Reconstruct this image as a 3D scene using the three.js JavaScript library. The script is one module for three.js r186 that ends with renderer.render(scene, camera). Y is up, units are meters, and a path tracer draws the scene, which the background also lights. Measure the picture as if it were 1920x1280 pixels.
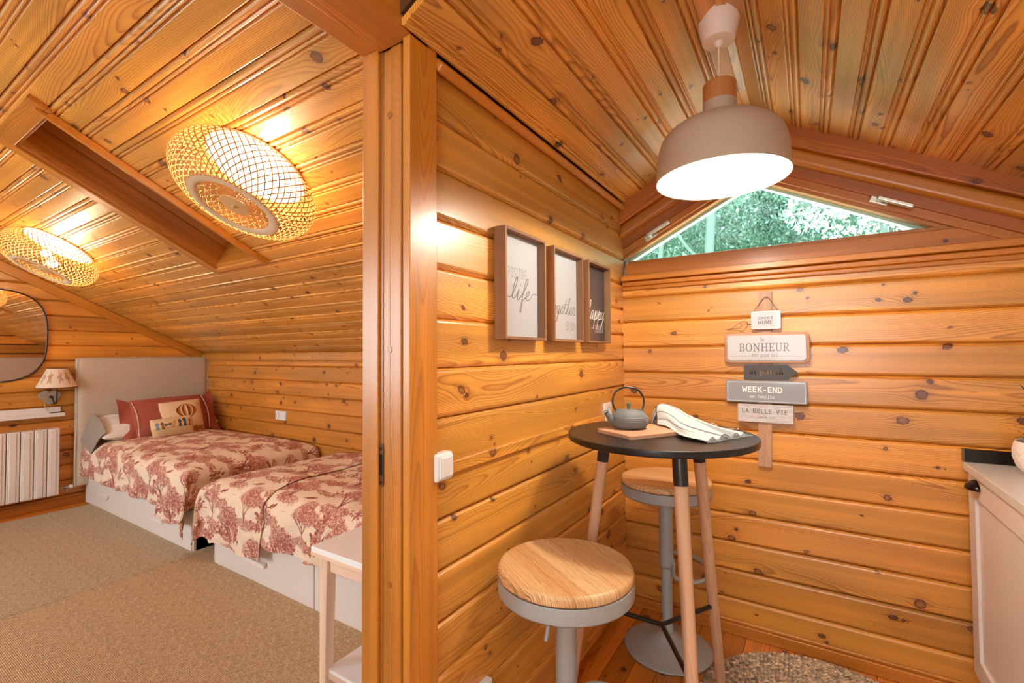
import * as THREE from 'three';
import { RoundedBoxGeometry } from 'three/addons/geometries/RoundedBoxGeometry.js';
import { mergeGeometries, mergeVertices } from 'three/addons/utils/BufferGeometryUtils.js';
import { FontLoader } from 'three/addons/loaders/FontLoader.js';

// ---------------------------------------------------------------- camera, sky, exposure
const scene = new THREE.Scene();
const camera = new THREE.PerspectiveCamera(2 * Math.atan(640 / 871.88) * 180 / Math.PI, 1920 / 1280, 0.05, 200);
camera.position.set(0, 1.3, 0);
camera.rotation.set(1.4915 * Math.PI / 180, 32.552 * Math.PI / 180, -0.3526 * Math.PI / 180, 'YXZ');
const renderer = new THREE.WebGLRenderer({ antialias: true });
renderer.toneMapping = THREE.LinearToneMapping;
renderer.toneMappingExposure = 0.80;
renderer.shadowMap.enabled = true;
scene.background = new THREE.Color(11, 12.4, 13);          // bright overcast sky
const PENDANT_POWER = 2.5, BULB_POWER = 0.95;
const WARM = new THREE.Color(1, 0.8, 0.56), SOFT = new THREE.Color(1, 0.93, 0.82);

// ---------------------------------------------------------------- helpers
const V = (x, y, z) => new THREE.Vector3(x, y, z);
const R = (d) => d * Math.PI / 180;
function mulberry(a) { return () => { a = (a + 0x6d2b79f5) | 0; let t = Math.imul(a ^ (a >>> 15), 1 | a); t = (t + Math.imul(t ^ (t >>> 7), 61 | t)) ^ t; return ((t ^ (t >>> 14)) >>> 0) / 4294967296; }; }
const used = new Map();
function numbered(name) { const n = used.get(name) || 0; used.set(name, n + 1); return n ? name + '_' + String(n).padStart(3, '0') : name; }
function tag(o, label, category, group) { o.userData.label = label; o.userData.category = category; if (group) o.userData.group = group; return o; }
function thing(name, label, category, pos = [0, 0, 0], turn = 0, group) {
  const o = new THREE.Group(); o.name = numbered(name); o.position.set(...pos); o.rotation.y = turn; scene.add(o);
  return tag(o, label, category, group);
}
function struct(name) { const o = new THREE.Group(); o.name = numbered(name); o.userData.kind = 'structure'; scene.add(o); return o; }
function part(name, geo, mat, parent) {
  const m = new THREE.Mesh(Array.isArray(geo) ? mergeGeometries(geo.map(plain)) : geo, mat);
  m.name = name; m.castShadow = true; m.receiveShadow = true; parent.add(m); return m;
}
function plain(g) { const h = g.index ? g.toNonIndexed() : g; for (const k of Object.keys(h.attributes)) if (!['position', 'normal', 'uv'].includes(k)) h.deleteAttribute(k); return h; }
function T(g, x = 0, y = 0, z = 0, rx = 0, ry = 0, rz = 0, s) {
  const m = new THREE.Matrix4().makeRotationFromEuler(new THREE.Euler(rx, ry, rz, 'YXZ')); m.setPosition(x, y, z);
  if (s) m.scale(V(...s)); return g.applyMatrix4(m);
}
const box = (w, h, d, r = 0.003, seg = 1) => new RoundedBoxGeometry(w, h, d, seg, Math.min(r, w * .49, h * .49, d * .49));
const cyl = (r0, r1, h, n = 32) => new THREE.CylinderGeometry(r0, r1, h, n);
const lathe = (pts, n = 48) => new THREE.LatheGeometry(pts.map((p) => new THREE.Vector2(p[0], p[1])), n);
const tube = (pts, r, seg = 32, n = 10, closed = false) => new THREE.TubeGeometry(new THREE.CatmullRomCurve3(pts.map((p) => V(...p)), closed), seg, r, n, closed);
function rod(a, b, r0, r1, n = 20) {
  const A = V(...a), B = V(...b), d = B.clone().sub(A), g = new THREE.CylinderGeometry(r1, r0, d.length(), n);
  g.applyQuaternion(new THREE.Quaternion().setFromUnitVectors(V(0, 1, 0), d.normalize())); g.translate((A.x + B.x) / 2, (A.y + B.y) / 2, (A.z + B.z) / 2); return g;
}
// a grid surface from f(s, t) -> [x, y, z]; uv from g(s, t) or (s, t)
function surf(f, ns, nt, uvf) {
  const g = new THREE.PlaneGeometry(1, 1, ns, nt), p = g.attributes.position, uv = g.attributes.uv;
  for (let j = 0, k = 0; j <= nt; j++) for (let i = 0; i <= ns; i++, k++) {
    const s = i / ns, t = j / nt, q = f(s, t); p.setXYZ(k, q[0], q[1], q[2]);
    const w = uvf ? uvf(s, t) : [s, t]; uv.setXY(k, w[0], w[1]);
  }
  g.computeVertexNormals(); return g;
}
// closed cloth: the same grid twice, the second pushed along the normal
function thick(g, d) {
  const a = g.clone(), b = g.clone(), n = b.attributes.normal, p = b.attributes.position;
  for (let i = 0; i < p.count; i++) p.setXYZ(i, p.getX(i) - n.getX(i) * d, p.getY(i) - n.getY(i) * d, p.getZ(i) - n.getZ(i) * d);
  const ix = Array.from(b.index.array); for (let i = 0; i < ix.length; i += 3) { const t = ix[i]; ix[i] = ix[i + 1]; ix[i + 1] = t; }
  b.setIndex(ix); for (let i = 0; i < n.count; i++) n.setXYZ(i, -n.getX(i), -n.getY(i), -n.getZ(i));
  return mergeGeometries([plain(a), plain(b)]);
}
// smooth periodic value noise
function makeNoise(seed, N = 256) {
  const r = mulberry(seed), a = new Float32Array(N * N).map(() => r());
  return (x, y, px = N) => {
    const ix = Math.floor(x), iy = Math.floor(y), fx = x - ix, fy = y - iy, u = fx * fx * (3 - 2 * fx), v = fy * fy * (3 - 2 * fy);
    const x0 = ((ix % px) + px) % px, x1 = (x0 + 1) % px, y0 = ((iy % N) + N) % N, y1 = (y0 + 1) % N;
    const A = a[y0 * N + x0], B = a[y0 * N + x1], C = a[y1 * N + x0], D = a[y1 * N + x1];
    return (A + (B - A) * u) + ((C + (D - C) * u) - (A + (B - A) * u)) * v;
  };
}
const nz = makeNoise(11), nz2 = makeNoise(29);
const fbm = (x, y) => nz(x, y) * .5 + nz2(x * 2.1, y * 2.1) * .3 + nz(x * 4.3 + 7, y * 4.3) * .2;
function dataTex(w, h, f, srgb = true, mip = true) {
  const d = new Uint8Array(w * h * 4);
  for (let y = 0; y < h; y++) for (let x = 0; x < w; x++) { const c = f(x, y), o = (y * w + x) * 4; d[o] = c[0]; d[o + 1] = c[1]; d[o + 2] = c[2]; d[o + 3] = 255; }
  const t = new THREE.DataTexture(d, w, h); t.wrapS = t.wrapT = THREE.RepeatWrapping; t.magFilter = THREE.LinearFilter; t.minFilter = THREE.LinearMipmapLinearFilter; t.generateMipmaps = mip;
  if (srgb) t.colorSpace = THREE.SRGBColorSpace; t.needsUpdate = true; return t;
}
function canvasTex(w, h, draw, srgb = true) {
  const c = document.createElement('canvas'); c.width = w; c.height = h; const x = c.getContext('2d'); draw(x, w, h);
  const t = new THREE.CanvasTexture(c); if (srgb) t.colorSpace = THREE.SRGBColorSpace; t.wrapS = t.wrapT = THREE.RepeatWrapping; t.anisotropy = 8; return t;
}

// ---------------------------------------------------------------- pine: eight boards to a sheet, 3 m long, 0.14 m wide
const ROWS = 8, BL = 3.0, BW = 0.14;
function pineSheet(seed, o) {
  const W = 2048, H = 1024, rh = H / ROWS, rnd = mulberry(seed), data = new Uint8Array(W * H * 4);
  const n1 = makeNoise(seed + 1), n2 = makeNoise(seed + 2), n3 = makeNoise(seed + 3);
  for (let row = 0; row < ROWS; row++) {
    const vc0 = -.03 + rnd() * .2, d0 = .012 + rnd() * .07, sp = (o.ring ?? .0042) * (.75 + rnd() * .7), con = .55 + rnd() * .45, tone = .88 + rnd() * .18, hue = rnd();
    const knots = []; const nk = Math.round((o.knots ?? 9) * (.6 + rnd() * .8));
    for (let k = 0; k < nk; k++) {
      const big = rnd() < .5; const kr = (big ? .0145 : .0065) * (.7 + rnd() * .7), ku = (k + rnd() * .9) / nk * BL;
      knots.push({ u: ku, v: .012 + rnd() * .116, r: kr, e: 1 + rnd() * .8, a: (rnd() - .5) * .9, dark: .35 + rnd() * .65, ring: rnd() < .5 });
      if (rnd() < .4) knots.push({ u: ku + .01 + rnd() * .03, v: .012 + rnd() * .116, r: kr * .5, e: 1.2, a: rnd() - .5, dark: .8, ring: false });
    }
    for (let y = 0; y < rh; y++) {
      const v = (y + .5) / rh * BW;
      for (let x = 0; x < W; x++) {
        const u = (x + .5) / W * BL;
        const vc = vc0 + (n1(u * 2, row * 9 + 1, 6) - .5) * .10, dd = d0 + (n2(u * 1.3333, row * 7 + 2, 4) - .5) * .05;
        let ve = v, kd = 0, kc = 0, halo = 0;
        for (const k of knots) {
          let du = u - k.u; if (du > BL / 2) du -= BL; else if (du < -BL / 2) du += BL;
          if (Math.abs(du) > k.r * 9) continue;
          const dv = v - k.v, ca = Math.cos(k.a), sa = Math.sin(k.a), eu = (du * ca + dv * sa), ev = (-du * sa + dv * ca) * k.e;
          const g = Math.exp(-(du * du) / (k.r * k.r * 14) - (dv * dv) / (k.r * k.r * 7)); ve -= dv * g * .9;
          const q = Math.sqrt(eu * eu + ev * ev) / k.r + (n3(u * 300, v * 300) - .5) * .35;
          if (q < 1.15) { const e = q < .8 ? .62 + .25 * Math.sin(q * 16) * .4 : 1; const m = q < 1 ? 1 : (1.15 - q) / .15; if (m * e > kd) { kd = m; kc = k.ring && q < .78 ? .45 : (q > .8 ? .95 : .6 + k.dark * .25); } }
          halo = Math.max(halo, Math.exp(-(q - 1) * (q - 1) * .6) * .4);
        }
        const a = ve - vc, b = Math.max(.003, dd + a * a * .4), rr = Math.sqrt(a * a + b * b);
        let t = rr / sp + (n1(u * 8, v * 30 + row * 3, 24) - .5) * .55 + (n2(u * 40, v * 120, 120) - .5) * .12;
        t -= Math.floor(t); const late = t < .88 ? Math.pow(t / .88, 3.6) : 1 - (t - .88) / .12;
        let m = late * con * (o.contrast ?? .75) + halo * .5 + (n3(u * 18, v * 1100, 54) - .5) * .16;
        m = Math.min(1, Math.max(0, m));
        const lum = tone * (1 + (n2(u * 3.333, v * 14 + row, 10) - .5) * .16 + (n1(u * 1.333, v * 70 + row * 5, 4) - .5) * .13);
        const E = o.early, L = o.late, K = o.knot ?? [84, 42, 20];
        let c0 = E[0] + (L[0] - E[0]) * m, c1 = E[1] + (L[1] - E[1]) * m + (hue - .5) * 8, c2 = E[2] + (L[2] - E[2]) * m;
        c0 *= lum; c1 *= lum; c2 *= lum;
        if (kd > 0) { const w = kd * kc; c0 += (K[0] - c0) * w; c1 += (K[1] - c1) * w; c2 += (K[2] - c2) * w; }
        const i = ((row * rh + y) * W + x) * 4; data[i] = Math.min(255, c0); data[i + 1] = Math.min(255, c1); data[i + 2] = Math.min(255, c2); data[i + 3] = 255;
      }
    }
  }
  const t = new THREE.DataTexture(data, W, H); t.wrapS = t.wrapT = THREE.RepeatWrapping; t.magFilter = THREE.LinearFilter; t.colorSpace = THREE.SRGBColorSpace; t.needsUpdate = true; return t;
}
const PINE = { early: [232, 170, 80], late: [150, 86, 28], contrast: .74, ring: .0046 };
const sheets = [pineSheet(101, PINE), pineSheet(202, PINE), pineSheet(303, { ...PINE, contrast: .9 })];
const clearSheet = pineSheet(404, { ...PINE, knots: 1, ring: .003, contrast: .6 });
const paleSheet = pineSheet(505, { early: [240, 224, 208], late: [206, 180, 158], knots: 0, ring: .0026, contrast: .6 });
function wood(map, color = 0xffffff, o = {}) { return new THREE.MeshPhysicalMaterial({ map, color, roughness: .42, clearcoat: .7, clearcoatRoughness: .26, ...o }); }
const mk = (color, o) => sheets.map((s) => wood(s, color, o));
const M = {
  log: mk(0xfff2dc), logBack: mk(0xf8e4c8), ceil: mk(0xfff4e0), bedWall: mk(0xfbe0b4), floorWood: mk(0xe8bd80, { clearcoatRoughness: .22 }),
  trim: wood(clearSheet, 0xecc888, { clearcoat: .35 }), trimDark: wood(clearSheet, 0xd0a060, { clearcoat: .25 }), jamb: wood(clearSheet, 0xe8c88c), jambDark: wood(clearSheet, 0xc49c58), backing: new THREE.MeshStandardMaterial({ color: 0x5a3517, roughness: .9 }),
  plaster: new THREE.MeshStandardMaterial({ color: 0xd8c9b0, roughness: .9 }),
};
const std = (color, roughness = .5, o = {}) => new THREE.MeshStandardMaterial({ color, roughness, ...o });
const phy = (color, roughness = .5, o = {}) => new THREE.MeshPhysicalMaterial({ color, roughness, ...o });

// profile (v across, h out of the face) swept along x: a plank with its own strip of the sheet
let plankCount = 0; const prnd = mulberry(77);
const LOGP = (w) => [[0, -.016], [.0018, -.011], [.009, -.0015], [.014, 0], [w - .013, 0], [w - .008, -.0015], [w - .0018, -.010], [w, -.016]];
const BEADP = [[0, -.009], [.002, -.001], [.004, 0], [.068, 0], [.0705, -.001], [.073, -.006], [.0755, -.006], [.0775, -.001], [.081, .0005], [.0845, -.001], [.0865, -.006], [.089, -.003], [.094, .002], [.1, .003], [.1055, .001], [.109, -.006], [.1115, -.009]];
function plankGeo(profile, len, row, u0) {
  const pos = [], uv = [], nor = [], q = (v) => (row + .02 + .96 * Math.min(1, v / BW)) / ROWS;
  for (let i = 0; i + 1 < profile.length; i++) {
    const [v0, h0] = profile[i], [v1, h1] = profile[i + 1], l = Math.hypot(v1 - v0, h1 - h0), ny = -(h1 - h0) / l, nzz = (v1 - v0) / l;
    const P = [[0, v0, h0], [len, v0, h0], [len, v1, h1], [0, v0, h0], [len, v1, h1], [0, v1, h1]];
    for (const p of P) { pos.push(...p); nor.push(0, ny, nzz); uv.push((u0 + p[0]) / BL, q(p[1])); }
  }
  const w = profile[profile.length - 1][0];   // the two end grains
  for (const [x, s] of [[0, -1], [len, 1]]) for (let i = 0; i + 1 < profile.length; i++) {
    const [v0, h0] = profile[i], [v1, h1] = profile[i + 1];
    const P = [[x, v0, h0], [x, v1, h1], [x, v1, -.02], [x, v0, h0], [x, v1, -.02], [x, v0, -.02]];
    for (const p of (s < 0 ? P : [P[0], P[2], P[1], P[3], P[5], P[4]])) { pos.push(...p); nor.push(s, 0, 0); uv.push(u0 / BL + p[2], q(p[1])); }
  }
  const g = new THREE.BufferGeometry();
  g.setAttribute('position', new THREE.Float32BufferAttribute(pos, 3)); g.setAttribute('normal', new THREE.Float32BufferAttribute(nor, 3)); g.setAttribute('uv', new THREE.Float32BufferAttribute(uv, 2)); return g;
}
// a plank from point a along dir, its width along wdir, its face along dir x wdir
function plank(parent, mats, profile, a, dir, wdir, len, name = 'plank') {
  if (len < .02) return;
  const k = Math.floor(prnd() * ROWS), m = mats[Math.floor(prnd() * mats.length)];
  const o = part(name, plankGeo(profile, len, k, prnd() * BL), m, parent);
  const X = V(...dir).normalize(), Y = V(...wdir).normalize(), Z = X.clone().cross(Y);
  o.quaternion.setFromRotationMatrix(new THREE.Matrix4().makeBasis(X, Y, Z)); o.position.set(...a); return o;
}
// a chamfered board with box-projected grain along its longest axis
function board(w, h, d, r = .002, row) {
  const g = box(w, h, d, r), p = g.attributes.position, n = g.attributes.normal, uv = g.attributes.uv, L = [w, h, d], ax = L.indexOf(Math.max(...L));
  const k = row ?? Math.floor(prnd() * ROWS), u0 = prnd() * BL;
  for (let i = 0; i < p.count; i++) {
    const P = [p.getX(i), p.getY(i), p.getZ(i)], N = [Math.abs(n.getX(i)), Math.abs(n.getY(i)), Math.abs(n.getZ(i))], f = N.indexOf(Math.max(...N));
    let b = [0, 1, 2].filter((c) => c !== ax && c !== f)[0]; if (f === ax) b = (ax + 1) % 3;
    uv.setXY(i, (u0 + P[ax]) / BL, (k + .04 + .92 * Math.min(1, (P[b] + L[b] / 2) / Math.max(BW, L[b]))) / ROWS);
  }
  return g;
}
// a bar between two points on the back wall plane or elsewhere: local x runs from a to b, local y up, local z out
function barBetween(name, a, b, h, d, mat, parent, r = .003) {
  const A = V(...a), B = V(...b), len = A.distanceTo(B), o = part(name, board(len, h, d, r), mat, parent);
  o.position.copy(A).add(B).multiplyScalar(.5); o.rotation.z = Math.atan2(B.y - A.y, Math.hypot(B.x - A.x, B.z - A.z)); return o;
}
const slab = (x0, x1, y0, y1, z0, z1) => T(new THREE.BoxGeometry(x1 - x0, y1 - y0, z1 - z0), (x0 + x1) / 2, (y0 + y1) / 2, (z0 + z1) / 2);

// ---------------------------------------------------------------- the room
const XL = -.83, ZB = -2.40, ZE = -2.43, XH = -5.5, ROOF = .505, EAVE = 1.32;
const roofY = (z) => EAVE + ROOF * (z - ZE), RIDGE = -.207, RY = 2.375, SL = .48, SR = .54;
const dormerY = (x) => x < RIDGE ? RY - SL * (RIDGE - x) : RY - SR * (x - RIDGE);
const ZF = 1.6, XR = 1.15, FLAT = 2.8, ZFLAT = ZE + (FLAT - EAVE) / ROOF;

{ // floor: planks along z in the nook and bedroom, a slab under all of it
  const f = struct('floor');
  part('slab', slab(-5.7, 1.35, -.2, -.021, -2.62, 1.8), M.backing, f);
  const prof = (w) => [[0, -.006], [.0015, -.0008], [.004, 0], [w - .004, 0], [w - .0015, -.0008], [w, -.006]];
  for (let x = -.83, i = 0; x < 1.14; x += .094, i++) {
    const cut = -.9 - (i * 37 % 11) * .11; plank(f, M.floorWood, prof(.094), [x, 0, ZB - .01], [0, 0, 1], [1, 0, 0], cut - ZB); plank(f, M.floorWood, prof(.094), [x, 0, cut], [0, 0, 1], [1, 0, 0], ZF - cut);
  }
  for (let x = -5.5; x < -.84; x += .094) plank(f, M.floorWood, prof(.094), [x, 0, ZE], [0, 0, 1], [1, 0, 0], ZF - ZE);
}
{ // nook left wall: the partition with logs on the nook side
  const w = struct('wall_left');
  part('backing', [slab(-.985, XL - .017, -.02, 3.2, -2.6, -.9), slab(-.985, XL - .017, 2.14, 3.2, -.9, .45), slab(-.985, XL - .017, -.02, 3.2, .45, 1.8)], M.backing, w);
  for (let y = .993 - 8 * .1345; y < 2.06; y += .1345) {
    const y0 = Math.max(y, 0), h = Math.min(y + .1345, 2.115) - y0;
    plank(w, M.log, LOGP(h), [XL, y0, -.9], [0, 0, -1], [0, 1, 0], 1.52);
    plank(w, M.log, LOGP(h), [XL, y0, 1.6], [0, 0, -1], [0, 1, 0], 1.1);
  }
}
{ // the partition seen from the bedroom (in the mirror)
  const w = struct('wall_partition');
  for (let y = 0; y < 2.7; y += .1345) { plank(w, M.bedWall, LOGP(.1345), [-.986, y, ZE], [0, 0, 1], [0, 1, 0], 1.56); plank(w, M.bedWall, LOGP(.1345), [-.986, y, .45], [0, 0, 1], [0, 1, 0], 1.15); }
}
{ // back wall of the nook
  const w = struct('wall_back');
  part('backing', [slab(-.99, 1.35, -.02, 1.69, -2.6, ZB - .017), slab(.72, 1.35, 1.69, 1.9, -2.6, ZB - .017)], M.backing, w);
  for (let y = .155 - .1305; y < 1.62; y += .1305) plank(w, M.logBack, LOGP(Math.min(.1305, 1.665 - y)), [XL, y, ZB], [1, 0, 0], [0, 1, 0], XR - XL);
}
{ // bedroom eave wall and headboard wall
  const w = struct('wall_eave');
  part('backing', slab(-5.7, -.985, -.02, 1.6, -2.6, ZE - .017), M.backing, w);
  for (let y = .155 - .1305; y < 1.2; y += .1305) plank(w, M.bedWall, LOGP(.1305), [XH, y, ZE], [1, 0, 0], [0, 1, 0], 4.52);
  const h = struct('wall_headboard');
  part('backing', slab(-5.7, XH - .017, -.02, 3.2, -2.6, 1.8), M.backing, h);
  for (let y = .0875 - .1305; y < 2.8; y += .1305) {
    const z0 = Math.max(ZE, ZE + (y - EAVE) / ROOF), y0 = Math.max(0, y), hh = y + .1305 - y0;
    plank(h, M.bedWall, LOGP(hh), [XH, y0, ZF], [0, 0, -1], [0, 1, 0], ZF - z0);
  }
}
{ // walls outside the frame that close the rooms, with their windows
  const r = struct('wall_right'); part('wall_slab', slab(XR, 1.35, -.02, 3.1, -2.6, 1.8), M.plaster, r);
  const f = struct('wall_front');
  const hole = (x0, x1, a, b) => [slab(x0, x1, -.02, .9, ZF, 1.8), slab(x0, x1, 2.15, 3.1, ZF, 1.8), slab(x0, a, .9, 2.15, ZF, 1.8), slab(b, x1, .9, 2.15, ZF, 1.8)];
  part('wall_slab', [...hole(-5.7, -.985, -4.7, -2.5), ...hole(-.985, 1.35, -.35, .65)], M.plaster, f);
  part('wall_planks', slab(XL, XR, 2.6, 2.62, ZF - .02, ZF), M.plaster, f);
}

// ---------------------------------------------------------------- ceilings
{ // bedroom slope, boards along x, cut round the roof window
  const c = struct('ceiling'), up = V(0, ROOF, 1).normalize(), nrm = V(0, -1, ROOF).normalize();
  const SKX0 = -3.02, SKX1 = -2.535, k = Math.hypot(1, ROOF);
  const zs0 = -1.41, zs1 = -.545, s0 = (zs0 - ZE) * k, s1 = (zs1 - ZE) * k, send = (ZFLAT - ZE) * k;
  const at = (x, s, out = 0) => [x, EAVE + up.y * s + nrm.y * out, ZE + up.z * s + nrm.z * out];
  // slab in four pieces, local frame x, up, -nrm
  const basis = new THREE.Matrix4().makeBasis(V(1, 0, 0), up, V(1, 0, 0).cross(up));
  const pc = (x0, x1, a, b) => { const g = new THREE.BoxGeometry(x1 - x0, b - a, .16); g.translate((x0 + x1) / 2, (a + b) / 2, -.02 - .08); g.applyMatrix4(basis); g.translate(0, EAVE, ZE); return g; };
  const pcs = [pc(-5.7, SKX0, -.1, send), pc(SKX1, -.985, -.1, send), pc(SKX0, SKX1, -.1, s0), pc(SKX0, SKX1, s1, send)];
  part('backing', pcs, M.backing, c);
  for (let s = 0; s < send; s += .1115) {
    if (s + .1115 > s0 && s < s1) { plank(c, M.ceil, BEADP, at(SKX1, s), [1, 0, 0], up.toArray(), -.985 - SKX1); plank(c, M.ceil, BEADP, at(XH, s), [1, 0, 0], up.toArray(), SKX0 - XH); }
    else plank(c, M.ceil, BEADP, at(XH, s), [1, 0, 0], up.toArray(), -.985 - XH);
  }
  part('flat_panel', slab(-5.7, -.985, FLAT, FLAT + .1, ZFLAT - .1, 1.8), M.plaster, c);
  // roof window: a lined shaft through the slope with a closed blind at its head
  const w = struct('window_2'), D = .26;
  const lin = (name, x, s, lx, ls, ln, off, mat) => { const o = part(name, board(lx, ls, ln, .003), mat, w); const X = V(1, 0, 0), Y = up, Z = X.clone().cross(Y); o.quaternion.setFromRotationMatrix(new THREE.Matrix4().makeBasis(X, Y, Z)); const p = at(x, s, off); o.position.set(...p); return o; };
  const sm = (s0 + s1) / 2, sl = s1 - s0, xm = (SKX0 + SKX1) / 2, xw = SKX1 - SKX0;
  for (let i = 0; i < 2; i++) {
    lin('lining_board', SKX0 + .009, sm, .018, sl, .128, -.062 - .13 * i, M.jamb); lin('lining_board', SKX1 - .009, sm, .018, sl, .128, -.062 - .13 * i, M.jamb);
    lin('lining_board', xm, s0 + .009, xw, .018, .128, -.062 - .13 * i, M.jamb); lin('lining_board', xm, s1 - .009, xw, .018, .128, -.062 - .13 * i, M.jamb);
  }
  lin('casing', SKX1 + .012, sm, .022, sl + .06, .03, .015, M.jamb); lin('casing', SKX0 - .03, sm, .075, sl + .06, .02, .008, M.jamb);
  lin('casing', xm, s1 + .03, xw + .1, .075, .02, .008, M.jamb); lin('casing', xm, s0 - .012, xw, .03, .02, .008, M.jamb);
  lin('blind', xm, sm, xw, sl, .01, -D, std(0xcfc2ad, .8));
}
{ // dormer slopes over the nook, boards along z
  const c = struct('ceiling');
  const vz = (x) => Math.min(-.3, ZE + (dormerY(x) - EAVE) / ROOF);
  const slope = (sgn, k, xe) => {
    const d = V(sgn, -k, 0).normalize(), full = Math.hypot(1, k) * Math.abs(xe - RIDGE), n = Math.ceil(full / .1115);
    for (let i = 0; i < n; i++) {
      const s = i * .1115; if (full - s < .04) continue; const pr = full - s < .1115 ? LOGP(full - s) : BEADP, a = [RIDGE + d.x * s, RY + d.y * s, 0], xo = RIDGE + d.x * (s + .05), z1 = Math.max(vz(xo), -.785);
      // face must look down: dir x wdir = down
      if (sgn < 0) plank(c, M.ceil, pr, [a[0], a[1], ZB + .0], [0, 0, 1], d.toArray(), z1 - ZB).position.z = ZB;
      else plank(c, M.ceil, pr, [a[0], a[1], z1], [0, 0, -1], d.toArray(), z1 - ZB);
    }
    const L = Math.hypot(1, k) * Math.abs(xe - RIDGE) + .01, zl = sgn < 0 ? 1.82 : 2.4, g = new THREE.BoxGeometry(L, .08, zl); g.translate(sgn * L / 2, 0, -2.6 + zl / 2); g.rotateZ(-sgn * Math.atan(k)); g.translate(RIDGE, RY + .075, 0);
    return g;
  };
  const b = [slope(-1, SL, XL), slope(1, SR, XR)];
  const rs = part('ridge_strip', board(.03, .012, 2.06, .003), M.ceil[0], c); rs.position.set(RIDGE, RY - .008, -1.37);
  part('backing', b, M.backing, c);
  // the main roof slope between the dormer's valleys and the flat
  const m = new THREE.Shape([[XL - .02, -.93], [RIDGE, -.34], [XR + .02, -1.79], [XR + .02, ZFLAT], [XL - .02, ZFLAT]].map((p) => new THREE.Vector2(p[0], p[1])));
  const g = new THREE.ExtrudeGeometry(m, { depth: .1, bevelEnabled: false }), p = g.attributes.position;
  for (let i = 0; i < p.count; i++) { const x = p.getX(i), z = p.getY(i), d = p.getZ(i); p.setXYZ(i, x, roofY(z) + d, z); }
  g.computeVertexNormals();
  part('main_slope', g, M.trim, c);
  for (const [a, b] of [[[RIDGE, RY - .01, -.345], [XR, dormerY(XR) - .01, -1.79]]]) {   // valley boards where the dormer meets the main slope
    const A = V(...a), B = V(...b), len = A.distanceTo(B), o = part('valley_board', board(len, .11, .02, .003), M.trim, c); o.position.copy(A).add(B).multiplyScalar(.5);
    const X = B.clone().sub(A).normalize(), Z = V(0, -1, 0).addScaledVector(X, X.y).normalize(); o.quaternion.setFromRotationMatrix(new THREE.Matrix4().makeBasis(X, Z.clone().cross(X), Z));
  }
  part('flat_panel', [slab(-.985, 1.35, FLAT, FLAT + .1, ZFLAT - .1, .6), slab(-.985, 1.35, FLAT, FLAT + .1, 1.5, 1.8), slab(-.985, -.5, FLAT, FLAT + .1, .6, 1.5), slab(1.0, 1.35, FLAT, FLAT + .1, .6, 1.5)], M.plaster, c);
  const w = struct('window_3'), pm = new THREE.MeshPhysicalMaterial({ color: 0xffffff, roughness: .02, transmission: 1, thickness: 0 });   // roof windows over the kitchen, behind the camera
  part('pane', slab(-.5, 1.0, FLAT + .08, FLAT + .086, .6, 1.5), pm, w);
}

// ---------------------------------------------------------------- trims
{
  const t = struct('trim_1');   // window sill ledge and the cove under it
  const s = part('sill', board(1.96, .028, .1, .004), M.trim, t); s.position.set(.155, 1.6885, -2.405);
  const cove = part('cove', board(1.98, .026, .045, .008), M.trim, t); cove.position.set(.16, 1.661, -2.40);
  const c2 = part('cove', board(1.98, .02, .022, .006), M.trim, t); c2.position.set(.16, 1.638, -2.395);
  const u = struct('baseboard_back'); const b = part('board', board(1.98, .05, .022, .004), M.trim, u); b.position.set(.16, .025, ZB + .011);
  const b2 = part('quarter_round', board(1.98, .014, .012, .005), M.trim, u); b2.position.set(.16, .057, ZB + .006);
  const h = struct('baseboard_headboard'); const hb = part('board', board(.02, .07, 4.0, .004), M.trimDark, h); hb.position.set(XH + .01, .035, -.43);
  const e = struct('trim_2'); const eb = part('board', board(4.5, .062, .02, .004), M.bedWall[0], e); eb.position.set(-3.25, 1.283, ZE + .012);   // board under the eave
  const eb2 = part('bead', board(4.5, .014, .012, .005), M.bedWall[0], e); eb2.position.set(-3.25, 1.245, ZE + .01);
  const g = struct('trim_3');   // sloping board where the roof meets the headboard wall
  const L = 2.9, gb = part('board', board(.03, .075, L, .004), M.trim, g); gb.rotation.x = -Math.atan(ROOF); gb.position.set(XH + .016, EAVE - .045 + ROOF * 1.25, ZE + 1.25);
  const k = struct('trim_4'); const kb = part('cable_strip', board(.012, .032, 1.16, .003), M.log[0], k); kb.position.set(XL + .006, .993, -1.52);
  const cr = struct('trim_5'); const cb = part('cornice', board(.03, .045, 1.5, .01), M.trim, cr); cb.rotation.z = R(45); cb.position.set(XL + .016, 2.064, -1.66);
}
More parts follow.
